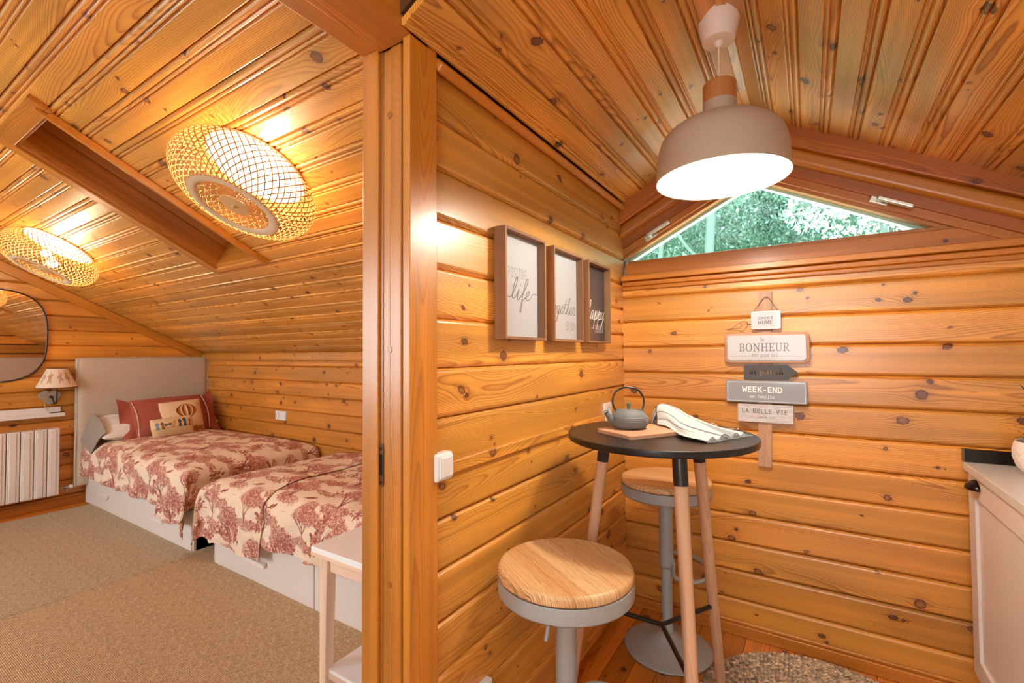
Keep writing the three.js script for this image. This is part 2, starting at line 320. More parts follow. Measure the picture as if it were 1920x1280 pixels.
{ // door opening between bedroom and nook
  const d = struct('door_1');
  const put = (name, w, h, l, x, y, z, mat, r = .003) => { const o = part(name, board(w, h, l, r), mat, d); o.position.set(x, y, z); return o; };
  const Z0 = -.82, H = 2.09;
  // jamb seen edge on: inner stop, rebate, middle lath and outer board
  put('jamb_board', .060, H + .04, .05, -.962, (H + .04) / 2, Z0 - .025 + .0, M.jamb);
  put('jamb_stop', .012, H, .055, -.926, H / 2, Z0 - .035, M.jambDark);
  put('jamb_lath', .026, H, .05, -.907, H / 2, Z0 - .033, M.jamb);
  put('jamb_board', .040, H, .05, -.873, H / 2, Z0 - .029, M.jamb);
  put('jamb_lath', .012, H, .04, -.847, H / 2, Z0 - .034, M.jambDark);
  put('casing', .024, 2.15, .10, -.822, 1.075, -.861, M.jamb);
  // lintel with the same steps
  const zl = .45, len = zl - Z0, zm = (zl + Z0) / 2;
  put('lintel_board', .060, .05, len, -.962, H + .03, zm, M.jamb);
  put('lintel_stop', .012, .05, len, -.926, H + .035, zm, M.jambDark);
  put('lintel_board', .092, .05, len, -.878, H + .018, zm, M.jamb);
  put('lintel_casing', .024, .075, len + .06, -.822, 2.083 + .0375, zm - .03, M.jamb);
  put('casing_post', .03, .5, .05, -.815, 2.41, -.812, M.jamb);
  for (const y of [2.158, 2.292]) plank(d, M.log, LOGP(.134), [XL - .006, y, .42], [0, 0, -1], [0, 1, 0], 1.21, 'head_board');
  const plate = new THREE.MeshStandardMaterial({ color: 0x6a4a2e, metalness: .8, roughness: .4 });
  const sp = new THREE.Shape(); sp.absarc(0, .047, .008, 0, Math.PI); sp.absarc(0, -.047, .008, Math.PI, 2 * Math.PI); sp.closePath();
  const ho = new THREE.Path(); ho.moveTo(-.005, -.026); ho.lineTo(.006, -.026); ho.lineTo(.006, .028); ho.lineTo(-.005, .028); ho.closePath(); sp.holes.push(ho);
  const pl = part('strike_plate', new THREE.ExtrudeGeometry(sp, { depth: .002, bevelEnabled: false }), plate, d); pl.position.set(-.925, 1.018, Z0 - .0075 + .0005);
  const kh = part('keyhole', new THREE.BoxGeometry(.011, .054, .002), std(0x0c0704, .9), d); kh.position.set(-.9245, 1.019, Z0 - .008 + .0006);
  for (const y of [.042, -.044]) { const s = part('screw', T(cyl(.0028, .0028, .002, 12), 0, 0, 0, Math.PI / 2), std(0x2a1c10, .4, { metalness: .8 }), d); s.position.set(-.925, 1.018 + y, Z0 - .0045); }
  for (const y of [1.912, 1.312, .725]) { const s = part('plug', T(cyl(.009, .009, .003, 20), 0, 0, 0, Math.PI / 2), M.jambDark, d); s.position.set(-.893, y, Z0 - .004); }
}

// ---------------------------------------------------------------- the gable window of the nook
{
  const w = struct('window_1'), AX = -.215;
  const chev = (name, top, bot, z0, z1, mat, bev, xa = -.84, xb = 1.16) => {
    for (const [x0, x1] of [[xa, AX], [AX, xb]]) {
      const yl = (x, r) => r - ROOF * Math.abs(x - AX);
      const s = new THREE.Shape([[x0, yl(x0, bot)], [x1, yl(x1, bot)], [x1, yl(x1, top)], [x0, yl(x0, top)]].map((p) => new THREE.Vector2(...p)));
      const g = new THREE.ExtrudeGeometry(s, { depth: z1 - z0 - 2 * bev, bevelEnabled: true, bevelSize: bev, bevelThickness: bev, bevelOffset: -bev, bevelSegments: 4 }); g.translate(0, 0, z0 + bev);
      const p = g.attributes.position, uv = g.attributes.uv, k = Math.floor(prnd() * ROWS), u0 = prnd() * 3, sg = x0 < AX - .01 ? 1 : -1;
      for (let i = 0; i < p.count; i++) { const x = p.getX(i), y = p.getY(i), z = p.getZ(i); uv.setXY(i, (u0 + (x + sg * ROOF * y) / 1.12) / BL, (k + .05 + .9 * Math.min(1, Math.max(0, (top - (y + ROOF * Math.abs(x - AX)) + (z1 - z) * .6) / .16))) / ROWS); }
      part(name, g, mat, w);
    }
  };
  chev('crown_board', 2.44, 2.283, -2.46, -2.352, M.trimDark, .008);
  chev('casing_board', 2.287, 2.213, -2.46, -2.368, M.trim, .022);
  chev('frame_board', 2.225, 2.165, -2.47, -2.40, M.trimDark, .004);
  chev('sash_rail', 2.197, 2.128, -2.48, -2.412, M.trim, .004, -.84, .75);
  chev('glazing_bead', 2.132, 2.112, -2.485, -2.43, M.trim, .004, -.84, .62);
  chev('outer_strip', 2.125, 2.098, -2.52, -2.478, std(0xf0efe6, .5), .002, -.84, .55);
  const rail = part('bottom_rail', board(1.56, .072, .06, .004), M.trim, w); rail.position.set(-.04, 1.738, -2.4475);
  const bead = part('glazing_bead', board(1.42, .016, .045, .003), M.trim, w); bead.position.set(-.10, 1.781, -2.452);
  const os = part('outer_strip', box(1.38, .014, .03, .002), std(0xf0efe6, .5), w); os.position.set(-.12, 1.791, -2.497);
  const fill = part('filler_board', board(.9, .6, .03, .003), M.trimDark, w); fill.position.set(.85, 1.95, -2.50);
  const cor = part('corner_block', board(.6, .16, .05, .003), M.trimDark, w); cor.position.set(.87, 1.77, -2.447);
  const gs = new THREE.Shape([[-.84, 1.78], [.47, 1.78], [AX, 2.125], [-.84, 1.815]].map((p) => new THREE.Vector2(...p)));
  const gl = part('pane', new THREE.ShapeGeometry(gs), new THREE.MeshPhysicalMaterial({ color: 0xd9f0e4, roughness: .02, transmission: 1, thickness: 0, ior: 1.45, side: THREE.DoubleSide }), w); gl.position.z = -2.472;
  const hm = new THREE.MeshPhysicalMaterial({ color: 0xd8cfc0, metalness: .85, roughness: .28 });
  const handle = (x, y, ang, flip) => {
    const h = new THREE.Group(); h.name = 'handle'; w.add(h); h.position.set(x, y, -2.412); h.rotation.z = ang;
    part('rosette', T(box(.068, .03, .01, .004, 3), 0, 0, .005), hm, h);
    part('lever', [T(cyl(.010, .011, .034, 20), 0, 0, .024, Math.PI / 2), T(box(.128, .02, .014, .006, 3), flip * .052, 0, .042)], hm, h);
  };
  handle(.255, 1.918, -Math.atan(ROOF), 1); handle(-.68, 1.905, Math.atan(ROOF), 1);
}

// ================================================================ nook: lamp, table, stools
const mMetal = phy(0xa6aaa8, .42, { metalness: .15, clearcoat: .2 });
const mBlack = phy(0x0b0a0a, .38, { clearcoat: .15 });
const ashTex = canvasTex(1024, 1024, (x, w, h) => {
  const rnd = mulberry(5); x.fillStyle = '#e3b680'; x.fillRect(0, 0, w, h);
  for (let b = 0; b < 5; b++) {   // staves glued side by side, each with its own figure
    const y0 = b * h / 5; x.save(); x.beginPath(); x.rect(0, y0, w, h / 5); x.clip(); x.fillStyle = ['#e6bb86', '#dcaa72', '#e9c08e', '#dfb07a', '#e4b883'][b]; x.fillRect(0, y0, w, h / 5);
    const bow = (rnd() - .5) * 90, mid = rnd() < .5;
    for (let i = -8; i < 34; i++) {
      x.strokeStyle = `rgba(${140 + rnd() * 30},${88 + rnd() * 20},${44 + rnd() * 14},${.35 + rnd() * .5})`; x.lineWidth = 1.4 + rnd() * 3.4; x.beginPath();
      const yy = y0 + i * 9 + rnd() * 5;
      for (let X = 0; X <= w; X += 16) x.lineTo(X, yy + (mid ? bow * Math.exp(-Math.pow((X - w * .5) / 210, 2)) : bow * .3 * X / w) + (fbm(X * .006 + b * 9, yy * .01) - .5) * 46); x.stroke();
    }
    x.restore();
  }
  for (let i = 0; i < 5000; i++) { x.fillStyle = `rgba(120,75,35,${rnd() * .14})`; x.fillRect(rnd() * w, rnd() * h, 6 + rnd() * 26, 1); }
});
const mAsh = wood(ashTex, 0xffffff, { roughness: .5, clearcoat: .15 });
const mBeech = wood(paleSheet, 0xf6cfb2, { roughness: .5, clearcoat: .12 });
const mBeechTex = mBeech;
function stretchUV(g, fu, fv) { const p = g.attributes.position, uv = g.attributes.uv; for (let i = 0; i < p.count; i++) uv.setXY(i, ...fu(p.getX(i), p.getY(i), p.getZ(i), uv.getX(i), uv.getY(i))); void fv; return g; }

{ // pendant lamp hung from the dormer ridge
  const t = thing('pendant_lamp', 'taupe dome pendant lamp with wooden cap hanging from the ceiling ridge above the black table', 'lamp', [-.224, 1.845, -1.585]);
  const shade = phy(0xb8a28c, .55), outer = [[.197, 0], [.1965, .004], [.1935, .045], [.1905, .080], [.1865, .105], [.178, .129], [.162, .150], [.138, .167], [.108, .180], [.078, .189], [.0515, .196], [.050, .202], [.050, .245]];
  const inner = outer.slice(0, 9).map(([r, y]) => [r - .003, y]).reverse();
  part('shade', lathe([[.0, .193], ...inner.slice(2), ...outer], 72), shade, t);
  part('wood_cap', stretchUV(lathe([[.0495, .245], [.0495, .303], [.046, .307], [0, .307]], 48), (x, y, z, u) => [y / 3 + .2, (3.1 + u * .9) / 8]), wood(paleSheet, 0xc98e54), t);
  part('shade_lining', lathe([[0, .190], [.052, .190], [.078, .184], [.106, .175], [.134, .163], [.157, .147], [.173, .127], [.182, .104], [.187, .079], [.190, .045], [.1938, .004]], 72), std(0xf6f2ec, .7, { side: THREE.DoubleSide }), t);
  part('bulb', [T(new THREE.SphereGeometry(.034, 32, 20), 0, .052, 0), T(lathe([[.034, 0], [.03, .03], [.018, .055], [.016, .075], [0, .075]], 28), 0, .055, 0)], std(0xffffff, .5, { emissive: 0xfff0dc, emissiveIntensity: 9 }), t);
  part('bulb_socket', T(cyl(.019, .019, .06, 24), 0, .16, 0), std(0xe8e4de, .5), t);
  part('cord', rod([0, .3, 0], [0, .45, 0], .0036, .0036, 10), std(0xe2c4ac, .6), t);
  const can = phy(0xead6c8, .5);
  const c = part('canopy', lathe([[0, .44], [.012, .44], [.046, .442], [.049, .446], [.062, .50], [.072, .556], [.074, .58], [0, .58]], 56), can, t);
  part('cord_grip', lathe([[.004, .425], [.011, .427], [.017, .442], [.017, .446], [0, .446]], 24), can, c);
  const l = new THREE.PointLight(SOFT, PENDANT_POWER, 0, 2); l.position.set(0, .05, 0); l.castShadow = true; l.shadow.radius = 1.7; t.add(l);
}
{ // round bar table
  const C = [-.44, 0, -1.627], t = thing('bar_table', 'tall round black bar table on three tapered beech legs', 'table', C);
  part('tabletop', lathe([[0, 1.003], [.305, 1.003], [.309, 1.005], [.310, 1.007], [.310, 1.0215], [.309, 1.024], [.306, 1.025], [0, 1.025]], 96), phy(0x121112, .33, { clearcoat: .12, clearcoatRoughness: .4 }), t);
  const legs = [[59, .206, .330], [-60, .184, .298], [180, .192, .345]], h = .375;
  const hub = [0, h, 0], arm = [];
  for (const [d, r0, r1] of legs) {
    const a = R(d), cx = Math.cos(a), sz = Math.sin(a), P = (y) => { const k = 1 - y / 1.003, r = r0 + (r1 - r0) * k; return [cx * r, y, sz * r]; };
    const g = rod(P(0), P(.91), .0165, .0208, 24); part('leg', stretchUV(g, (x, y, z, u) => [y / 3 + d * .01, (5.1 + u * .8) / 8]), mBeech, t);
    part('leg_socket', [rod(P(.905), P(1.003), .0214, .0218, 24), T(cyl(.037, .037, .006), ...P(1.0))], mBlack, t);
    arm.push(rod(hub, P(h), .0078, .0078, 12));
  }
  part('brace', arm, mBlack, t);
}
function barStool(pos, seatY, turn, label, leverA, leverD, ringA, ringY) {
  const t = thing('bar_stool', label, 'stool', pos, 0, 'bar stools at the round table');
  const seat = part('seat', stretchUV(lathe([[0, seatY - .028], [.19, seatY - .028], [.192, seatY - .022], [.192, seatY - .009], [.188, seatY - .002], [.18, seatY], [0, seatY]], 96), (x, y, z) => { const c = Math.cos(turn), s = Math.sin(turn), k = y < seatY - .008 ? (seatY - y) * .4 : 0; return [.5 + (x * c - z * s) / .4 + k, .5 + (x * s + z * c) / .4 + k]; }), mAsh, t);
  void seat;
  part('seat_rim', lathe([[.186, seatY - .03], [.192, seatY - .028], [.193, seatY - .030], [.193, seatY - .068], [.189, seatY - .074], [.05, seatY - .078], [0, seatY - .078]].reverse(), 96), mMetal, t);
  part('pole', [T(cyl(.0235, .0235, ringY - .02, 32), 0, (ringY - .02) / 2 + .04, 0)], mMetal, t);
  part('sleeve', lathe([[.024, ringY - .008], [.029, ringY - .004], [.0295, ringY + .004], [.0295, seatY - .08], [.05, seatY - .075], [0, seatY - .07]], 36), mMetal, t);
  part('base', lathe([[0, 0], [.183, 0], [.186, .006], [.184, .011], [.16, .016], [.10, .030], [.055, .050], [.034, .066], [.0295, .074], [.028, .076], [0, .076]], 72), mMetal, t);
  const la = R(leverA); part('lever', [tube([[Math.cos(la) * .03, seatY - .085, Math.sin(la) * .03], [Math.cos(la) * .08, seatY - .085 - leverD * .2, Math.sin(la) * .08], [Math.cos(la) * .110, seatY - .09 - leverD, Math.sin(la) * .110]], .0058, 16, 10), T(new THREE.SphereGeometry(.0062, 12, 8), Math.cos(la) * .110, seatY - .09 - leverD, Math.sin(la) * .110)], mMetal, t);
  const ra = R(ringA), dx = Math.cos(ra), dz = Math.sin(ra), pts = [];
  for (let i = 0; i <= 14; i++) { const a = -Math.PI * .86 + i / 14 * Math.PI * 1.72, cx = .075 + .095 * Math.cos(a), sy = .145 * Math.sin(a); pts.push([dx * cx - dz * sy, ringY, dz * cx + dx * sy]); }
  const A = pts[0], B = pts[pts.length - 1]; void A; void B;
  const inn = (s) => [[dx * .018 - dz * s * .012, ringY + .04, dz * .018 + dx * s * .012], [dx * .024 - dz * s * .020, ringY + .012, dz * .024 + dx * s * .020]];
  part('footrest', tube([...inn(-1), ...pts.slice(1, -1), ...inn(1).reverse()], .0088, 90, 12), mMetal, t);
}
barStool([-.60, 0, -1.215], .70, R(-32), 'bar stool in the foreground with striped ash seat, close to the door post', 92, .07, 0, .295);
barStool([-.549, 0, -2.121], .748, R(4), 'bar stool in the corner behind the table, partly hidden by its legs', 122, .014, -25, .36);

// ---------------------------------------------------------------- on the table
{
  const bt = wood(paleSheet, 0xcda68a, { clearcoat: 0, roughness: .6 });
  const a = Math.atan2(-(-.854), .52), b = thing('cutting_board', 'thin acacia cutting board with rounded corners lying under the teapot', 'cutting board', [-.4904, 1.025, -1.5804], a); b.scale.setScalar(.917);
  const s = new THREE.Shape(), W = .13, H = .10, r = .022; s.moveTo(-W + r, -H); s.lineTo(W - r, -H); s.quadraticCurveTo(W, -H, W, -H + r); s.lineTo(W, H - r); s.quadraticCurveTo(W, H, W - r, H); s.lineTo(-W + r, H); s.quadraticCurveTo(-W, H, -W, H - r); s.lineTo(-W, -H + r); s.quadraticCurveTo(-W, -H, -W + r, -H);
  const g = new THREE.ExtrudeGeometry(s, { depth: .010, bevelEnabled: true, bevelSize: .0025, bevelThickness: .0025, bevelOffset: -.0025, bevelSegments: 3, curveSegments: 10 }); g.rotateX(-Math.PI / 2); g.translate(0, .0025, 0);
  part('board', stretchUV(g, (x, y, z) => [(x + 1.1) / 3, (2.1 + (z + .1) / .2 * 1.7 + y * 4) / 8]), bt, b);
  const iron = phy(0x6c6e6b, .62, { bumpMap: dataTex(256, 256, (x, y) => { const v = 120 + (fbm(x * .25, y * .25) - .5) * 150 + (fbm(x * .03, y * .9) - .5) * 160; const c = Math.max(0, Math.min(255, v)); return [c, c, c]; }, false), bumpScale: .0012 });
  const k = thing('teapot', 'small grey cast iron teapot with ribbed body and hoop handle on the cutting board', 'teapot', [-.5335, 1.0388, -1.5905], R(32.5)); k.scale.setScalar(.917);
  const key = [[.052, .002], [.062, .007], [.0695, .017], [.0725, .028], [.0715, .038], [.067, .048], [.0605, .056], [.053, .062], [.047, .0655]].map((q) => V(q[0], q[1], 0)), curve = new THREE.CatmullRomCurve3(key), prof = [[0, 0], [.048, 0]];
  for (let i = 0; i <= 60; i++) { const q = curve.getPoint(i / 60); prof.push([q.x + .0009 * Math.sin(i * 1.35) * Math.sin(Math.PI * i / 60), q.y]); }
  prof.push([.045, .0685], [.043, .067], [.042, .064]);
  part('body', lathe(prof, 72), iron, k);
  const lid = part('lid', lathe([[.0415, .064], [.040, .0665], [.030, .068], [.016, .070], [.006, .0705], [.0048, .073], [.0055, .079], [.0078, .088], [.0082, .093], [.006, .097], [0, .098]], 40), iron, k); void lid;
  const sp = [[-.055, .026, .012], [-.070, .036, .014], [-.082, .050, .016], [-.089, .060, .017]];
  const sg = tube(sp, .011, 20, 16), pp = sg.attributes.position, crv = new THREE.CatmullRomCurve3(sp.map((q) => V(...q)));
  for (let i = 0; i < pp.count; i++) { const ring = Math.floor(i / 17), c = crv.getPointAt(ring / 20), f = 1.55 - .75 * ring / 20, v = V(pp.getX(i), pp.getY(i), pp.getZ(i)).sub(c).multiplyScalar(f).add(c); pp.setXYZ(i, v.x, v.y, v.z); } sg.computeVertexNormals();
  part('spout', [sg, T(new THREE.TorusGeometry(.0085, .0016, 10, 24), -.0893, .0605, .017, 0, 0, 0).translate(0, 0, 0)], iron, k);
  part('spout_mouth', T(cyl(.007, .007, .002, 16), -.0885, .0592, .0168, 0, 0, R(40)), std(0x0a0a0a, .9), k);
  for (const q of [-1, 1]) part('lug', T(box(.012, .014, .008, .003), q * .048, .064, 0, 0, 0, -q * .5), iron, k);
  part('handle', tube([[-.044, .060, 0], [-.056, .078, 0], [-.0615, .102, 0], [-.050, .135, 0], [-.022, .152, 0], [.008, .153, 0], [.038, .141, 0], [.056, .112, 0], [.056, .086, 0], [.050, .066, 0]], .0036, 64, 12), phy(0x15120f, .28, { clearcoat: .5 }), k);
}
{ // striped tea towel, bunched at the board and fanned out to its fringe
  const ttex = canvasTex(512, 512, (x, w, h) => {
    x.fillStyle = '#efece6'; x.fillRect(0, 0, w, h); const rnd = mulberry(8);
    const st = (a, b, c) => { x.fillStyle = c; x.fillRect(0, a * h, w, (b - a) * h); };
    st(.05, .07, '#8d8f90'); st(.16, .17, '#a0a2a2'); st(.30, .45, '#aeb0b0'); st(.62, .64, '#7d8082'); st(.80, .815, '#8a8c8d'); st(.93, .95, '#a3a5a5');
    for (let i = 0; i < 16000; i++) { x.fillStyle = rnd() < .5 ? 'rgba(255,255,255,.16)' : 'rgba(90,85,75,.10)'; rnd() < .5 ? x.fillRect(rnd() * w, rnd() * h, 5, 1) : x.fillRect(rnd() * w, rnd() * h, 1, 5); }
  });
  const Fp = new THREE.CatmullRomCurve3([[-.4602, 1.0412, -1.6821], [-.4235, 1.0392, -1.6501], [-.3804, 1.0292, -1.5905], [-.341, 1.0282, -1.5327], [-.3071, 1.0282, -1.5171], [-.2713, 1.0282, -1.508]].map((p) => V(...p)));
  const Bp = new THREE.CatmullRomCurve3([[-.4721, 1.0525, -1.7967], [-.4171, 1.0525, -1.8242], [-.3621, 1.0305, -1.8316], [-.2933, 1.0287, -1.7876], [-.2338, 1.0287, -1.7463], [-.1742, 1.0280, -1.7124]].map((p) => V(...p)));
  const f = (s, t) => {
    const a = Fp.getPoint(s), b = Bp.getPoint(s), k = t + .06 * Math.sin(t * 9 + s * 4) * (1 - s);
    const ridge = Math.exp(-Math.pow((t - .62 + .1 * s) / .38, 2)), lift = .068 * Math.pow(1 - s, 1.15) * (1 - .25 * Math.exp(-s * 30));
    const fold = (.0055 + .002 * s) * (1 + Math.sin(t * 26 + s * 3 + Math.sin(t * 7))) * Math.min(1, s * 2.4) * (.35 + .65 * Math.sin(Math.PI * t));
    const base = a.y + (b.y - a.y) * t;
    return [a.x + (b.x - a.x) * k - .012 * ridge * (1 - s), base + lift * ridge + fold + (fbm(s * 9, t * 7) - .5) * .004 * Math.min(1, t * 5, (1 - t) * 5), a.z + (b.z - a.z) * k];
  };
  const o = thing('tea_towel', 'white linen tea towel with grey stripes and a fringed end, draped over the table', 'towel');
  const m = std(0xcfcfd0, .85, { map: ttex, side: THREE.DoubleSide });
  part('cloth', thick(surf(f, 70, 90, (s, t) => [s * 1.1, t]), .0016), m, o);
  const flap = (s, t) => { const p = f(0, .35 + .65 * s), d = t * .05; return [p[0] - .018 * Math.sin(t * 2.2) - .004, Math.max(1.0405, p[1] - d * 1.5 * (1 - .2 * s)), p[2] - .012 * t]; };
  part('folded_corner', thick(surf(flap, 24, 12, (s, t) => [t * .2, .3 + s * .6]), .0016), m, o);
  const fr = []; const rnd = mulberry(31);
  for (let i = 0; i < 90; i++) { const p = f(1, i / 89), d = [.008 + rnd() * .01, (rnd() - .5) * .01]; fr.push(rod([p[0] - .002, p[1] - .0005, p[2]], [p[0] + d[0], 1.0262 + rnd() * .002, p[2] + d[1] + .004], .0007, .0004, 5)); }
  part('fringe', fr, m, o).userData.kind = 'stuff';
  const s = thing('butter_spreader', 'small wooden spreader with a string loop, half hidden behind the tea towel', 'spreader', [0, 1.025, 0]);
  const g = lathe([[0, 0], [.0035, .002], [.0062, .02], [.0065, .045], [.0052, .075], [.003, .085], [0, .086]], 20); g.rotateZ(Math.PI / 2);
  part('handle', T(g, -.2915, .0068, -1.8096), mBeechTex, s);
  part('blade', T(box(.09, .0024, .016, .001), -.394, .006, -1.815), mBeechTex, s);
  part('string', tube([[-0.2952, 0.0110, -1.8096], [-0.3071, 0.0190, -1.8077], [-0.2952, 0.0210, -1.8041], [-0.2796, 0.0090, -1.8022], [-0.2658, 0.0030, -1.8077], [-0.2402, 0.0040, -1.8132], [-0.2163, 0.0030, -1.8141]], .0014, 50, 6), std(0xcfb79a, .9), s);
  part('bead', T(new THREE.SphereGeometry(.0038, 14, 10), -.2155, .0038, -1.8142), mBeechTex, s);
}

// ---------------------------------------------------------------- three framed prints
const frameWood = wood(paleSheet, 0x96704e, { roughness: .65, clearcoat: .05 });
// script letters as pen strokes in a box 0..1 wide, x-height 0..1 (up positive); each returns its advance
const PEN = {
  l: [.55, 'M0 .1 C.25 .2 .62 1.5 .5 2.05 C.4 2.25 .22 1.6 .22 .4 C.22 -.05 .4 0 .6 .25'], i: [.5, 'M.05 .25 C.2 .6 .28 .9 .3 .95 C.22 .5 .2 0 .34 0 C.44 0 .5 .15 .58 .25 M.38 1.4 L.4 1.46'],
  f: [.55, 'M0 .25 C.3 .5 .75 1.7 .62 2.1 C.5 2.25 .34 1.5 .3 .5 C.26 -.5 .18 -1.1 .26 -1.15 C.4 -1.1 .4 -.2 .3 .02 C.4 .0 .5 .1 .62 .25'], e: [.5, 'M0 .25 C.3 .4 .5 .7 .42 .92 C.3 1.05 .1 .7 .14 .35 C.2 -.1 .45 0 .6 .25'],
  t: [.5, 'M0 .25 C.2 .6 .4 1.4 .44 1.75 C.34 1.2 .2 .3 .24 .1 C.3 -.05 .45 .1 .55 .25 M.02 1.12 L.7 1.2'], o: [.55, 'M.4 .95 C.1 1.0 .0 .1 .28 .02 C.55 .1 .55 .9 .36 .95 C.4 .75 .55 .72 .68 .8'],
  g: [.58, 'M.45 .9 C.1 1.1 .0 .1 .25 .05 C.42 .1 .48 .6 .5 .9 C.45 .2 .4 -.8 .2 -.95 C.05 -.9 .3 -.3 .65 .25'], h: [.6, 'M0 .1 C.25 .3 .6 1.5 .48 2.0 C.36 2.1 .2 1.0 .16 0 C.22 .5 .36 .95 .46 .9 C.56 .8 .38 .1 .5 .02 C.58 .0 .64 .15 .7 .25'],
  r: [.5, 'M0 .2 C.15 .6 .2 .9 .24 1.0 C.26 .9 .4 .92 .46 .86 C.38 .5 .34 .05 .46 .02 C.54 .05 .58 .15 .62 .25'], a: [.58, 'M.46 .9 C.1 1.1 .0 .05 .22 .02 C.38 .1 .46 .6 .48 .9 C.42 .4 .4 .05 .52 .02 C.6 .05 .64 .15 .68 .25'],
  p: [.58, 'M0 .25 C.15 .6 .22 .9 .24 1.0 C.2 .3 .14 -.6 .1 -1.0 C.16 -.2 .22 .6 .4 .9 C.6 .9 .52 .0 .26 .05 C.4 0 .55 .1 .68 .25'], y: [.58, 'M.02 .7 C.1 1.0 .16 .9 .14 .5 C.14 .0 .3 0 .42 .5 L.5 .95 C.46 .2 .36 -.8 .16 -.95 C.04 -.85 .3 -.3 .72 .3'],
};
function script(x, word, px, py, size, wscale, lw) {
  x.save(); x.translate(px, py); x.scale(size * wscale, -size); x.transform(1, 0, .18, 1, 0, 0); x.lineCap = 'round'; x.lineJoin = 'round'; let adv = 0;
  for (const ch of word) {
    const [w, d] = PEN[ch], p = new Path2D(), tk = d.match(/[MLC]|-?\d*\.?\d+/g); let i = 0; const n = () => parseFloat(tk[i++]);
    while (i < tk.length) { const c = tk[i++]; if (c === 'M') p.moveTo(n() + adv, n()); else if (c === 'L') p.lineTo(n() + adv, n()); else { do p.bezierCurveTo(n() + adv, n(), n() + adv, n(), n() + adv, n()); while (i < tk.length && !/[MLC]/.test(tk[i])); } }
    x.lineWidth = lw / size; x.stroke(p); adv += w;
  }
  x.restore(); return adv * size * wscale;
}
const narrow = (x, text, cx, y, size, sx, font = 'sans-serif', gap = 0) => { x.save(); x.translate(cx, y); x.scale(sx, 1); x.font = size + 'px ' + font; x.textAlign = 'center'; if (gap) { let w = 0; for (const c of text) w += x.measureText(c).width + gap; let p = -w / 2 + gap / 2; x.textAlign = 'left'; for (const c of text) { x.fillText(c, p, 0); p += x.measureText(c).width + gap; } } else x.fillText(text, 0, 0); x.restore(); };
function frame(z0, z1, tex, label, dark) {
  const W = z0 - z1, H = .355, y0 = 1.345, D = .043, t = thing('picture_frame', label, 'picture', [XL + .002, y0, (z0 + z1) / 2], Math.PI / 2, 'framed prints on the left wall');
  const e = .0095;   // local x runs along the wall to the right, z out of the wall
  for (const s of [-1, 1]) { const o = part('frame_side', board(e, H, D, .001), frameWood, t); o.position.set(s * (W / 2 - e / 2), H / 2, D / 2); const q = part('frame_rail', board(W - 2 * e, e, D, .001), frameWood, t); q.position.set(0, s > 0 ? H - e / 2 : e / 2, D / 2); }
  const g = new THREE.BoxGeometry(W - 2 * e, H - 2 * e, .004); const o = part('print', g, new THREE.MeshPhysicalMaterial({ map: tex, roughness: dark ? .3 : .38, clearcoat: .3, clearcoatRoughness: .2 }), t); o.position.set(0, H / 2, .012);
}
const printTex = (bg, draw) => canvasTex(512, 720, (x, w, h) => { x.fillStyle = bg; x.fillRect(0, 0, w, h); draw(x, w, h); });
frame(-1.195, -1.460, printTex('#acacb0', (x) => {
  x.fillStyle = '#77757a'; narrow(x, 'POSITIVE', 225, 300, 100, .42, 'sans-serif', 24);
  x.strokeStyle = '#35302e'; script(x, 'life', 120, 452, 78, 1.55, 4.5); x.lineWidth = 4; x.beginPath(); x.moveTo(0, 400); x.bezierCurveTo(40, 440, 80, 440, 124, 442); x.stroke(); x.beginPath(); x.moveTo(405, 432); x.bezierCurveTo(425, 380, 460, 390, 512, 392); x.stroke();
}), 'large nearest framed print, pale grey with POSITIVE life lettering');
frame(-1.522, -1.785, printTex('#a4a5a8', (x) => {
  x.strokeStyle = '#35302e'; script(x, 'together', 4, 508, 74, 1.48, 4.5); x.fillStyle = '#5f5d60'; narrow(x, 'ENJOY', 390, 640, 104, .44, 'sans-serif', 24);
}), 'middle framed print, light grey with together ENJOY lettering');
frame(-1.842, -2.100, printTex('#3a3638', (x) => {
  x.strokeStyle = '#f2f0ee'; script(x, 'happy', 50, 512, 92, 1.62, 6); x.fillStyle = '#b9b6b4'; narrow(x, 'SUMMER', 365, 640, 104, .44, 'sans-serif', 16);
}), 'farthest framed print, charcoal with happy SUMMER lettering', true);

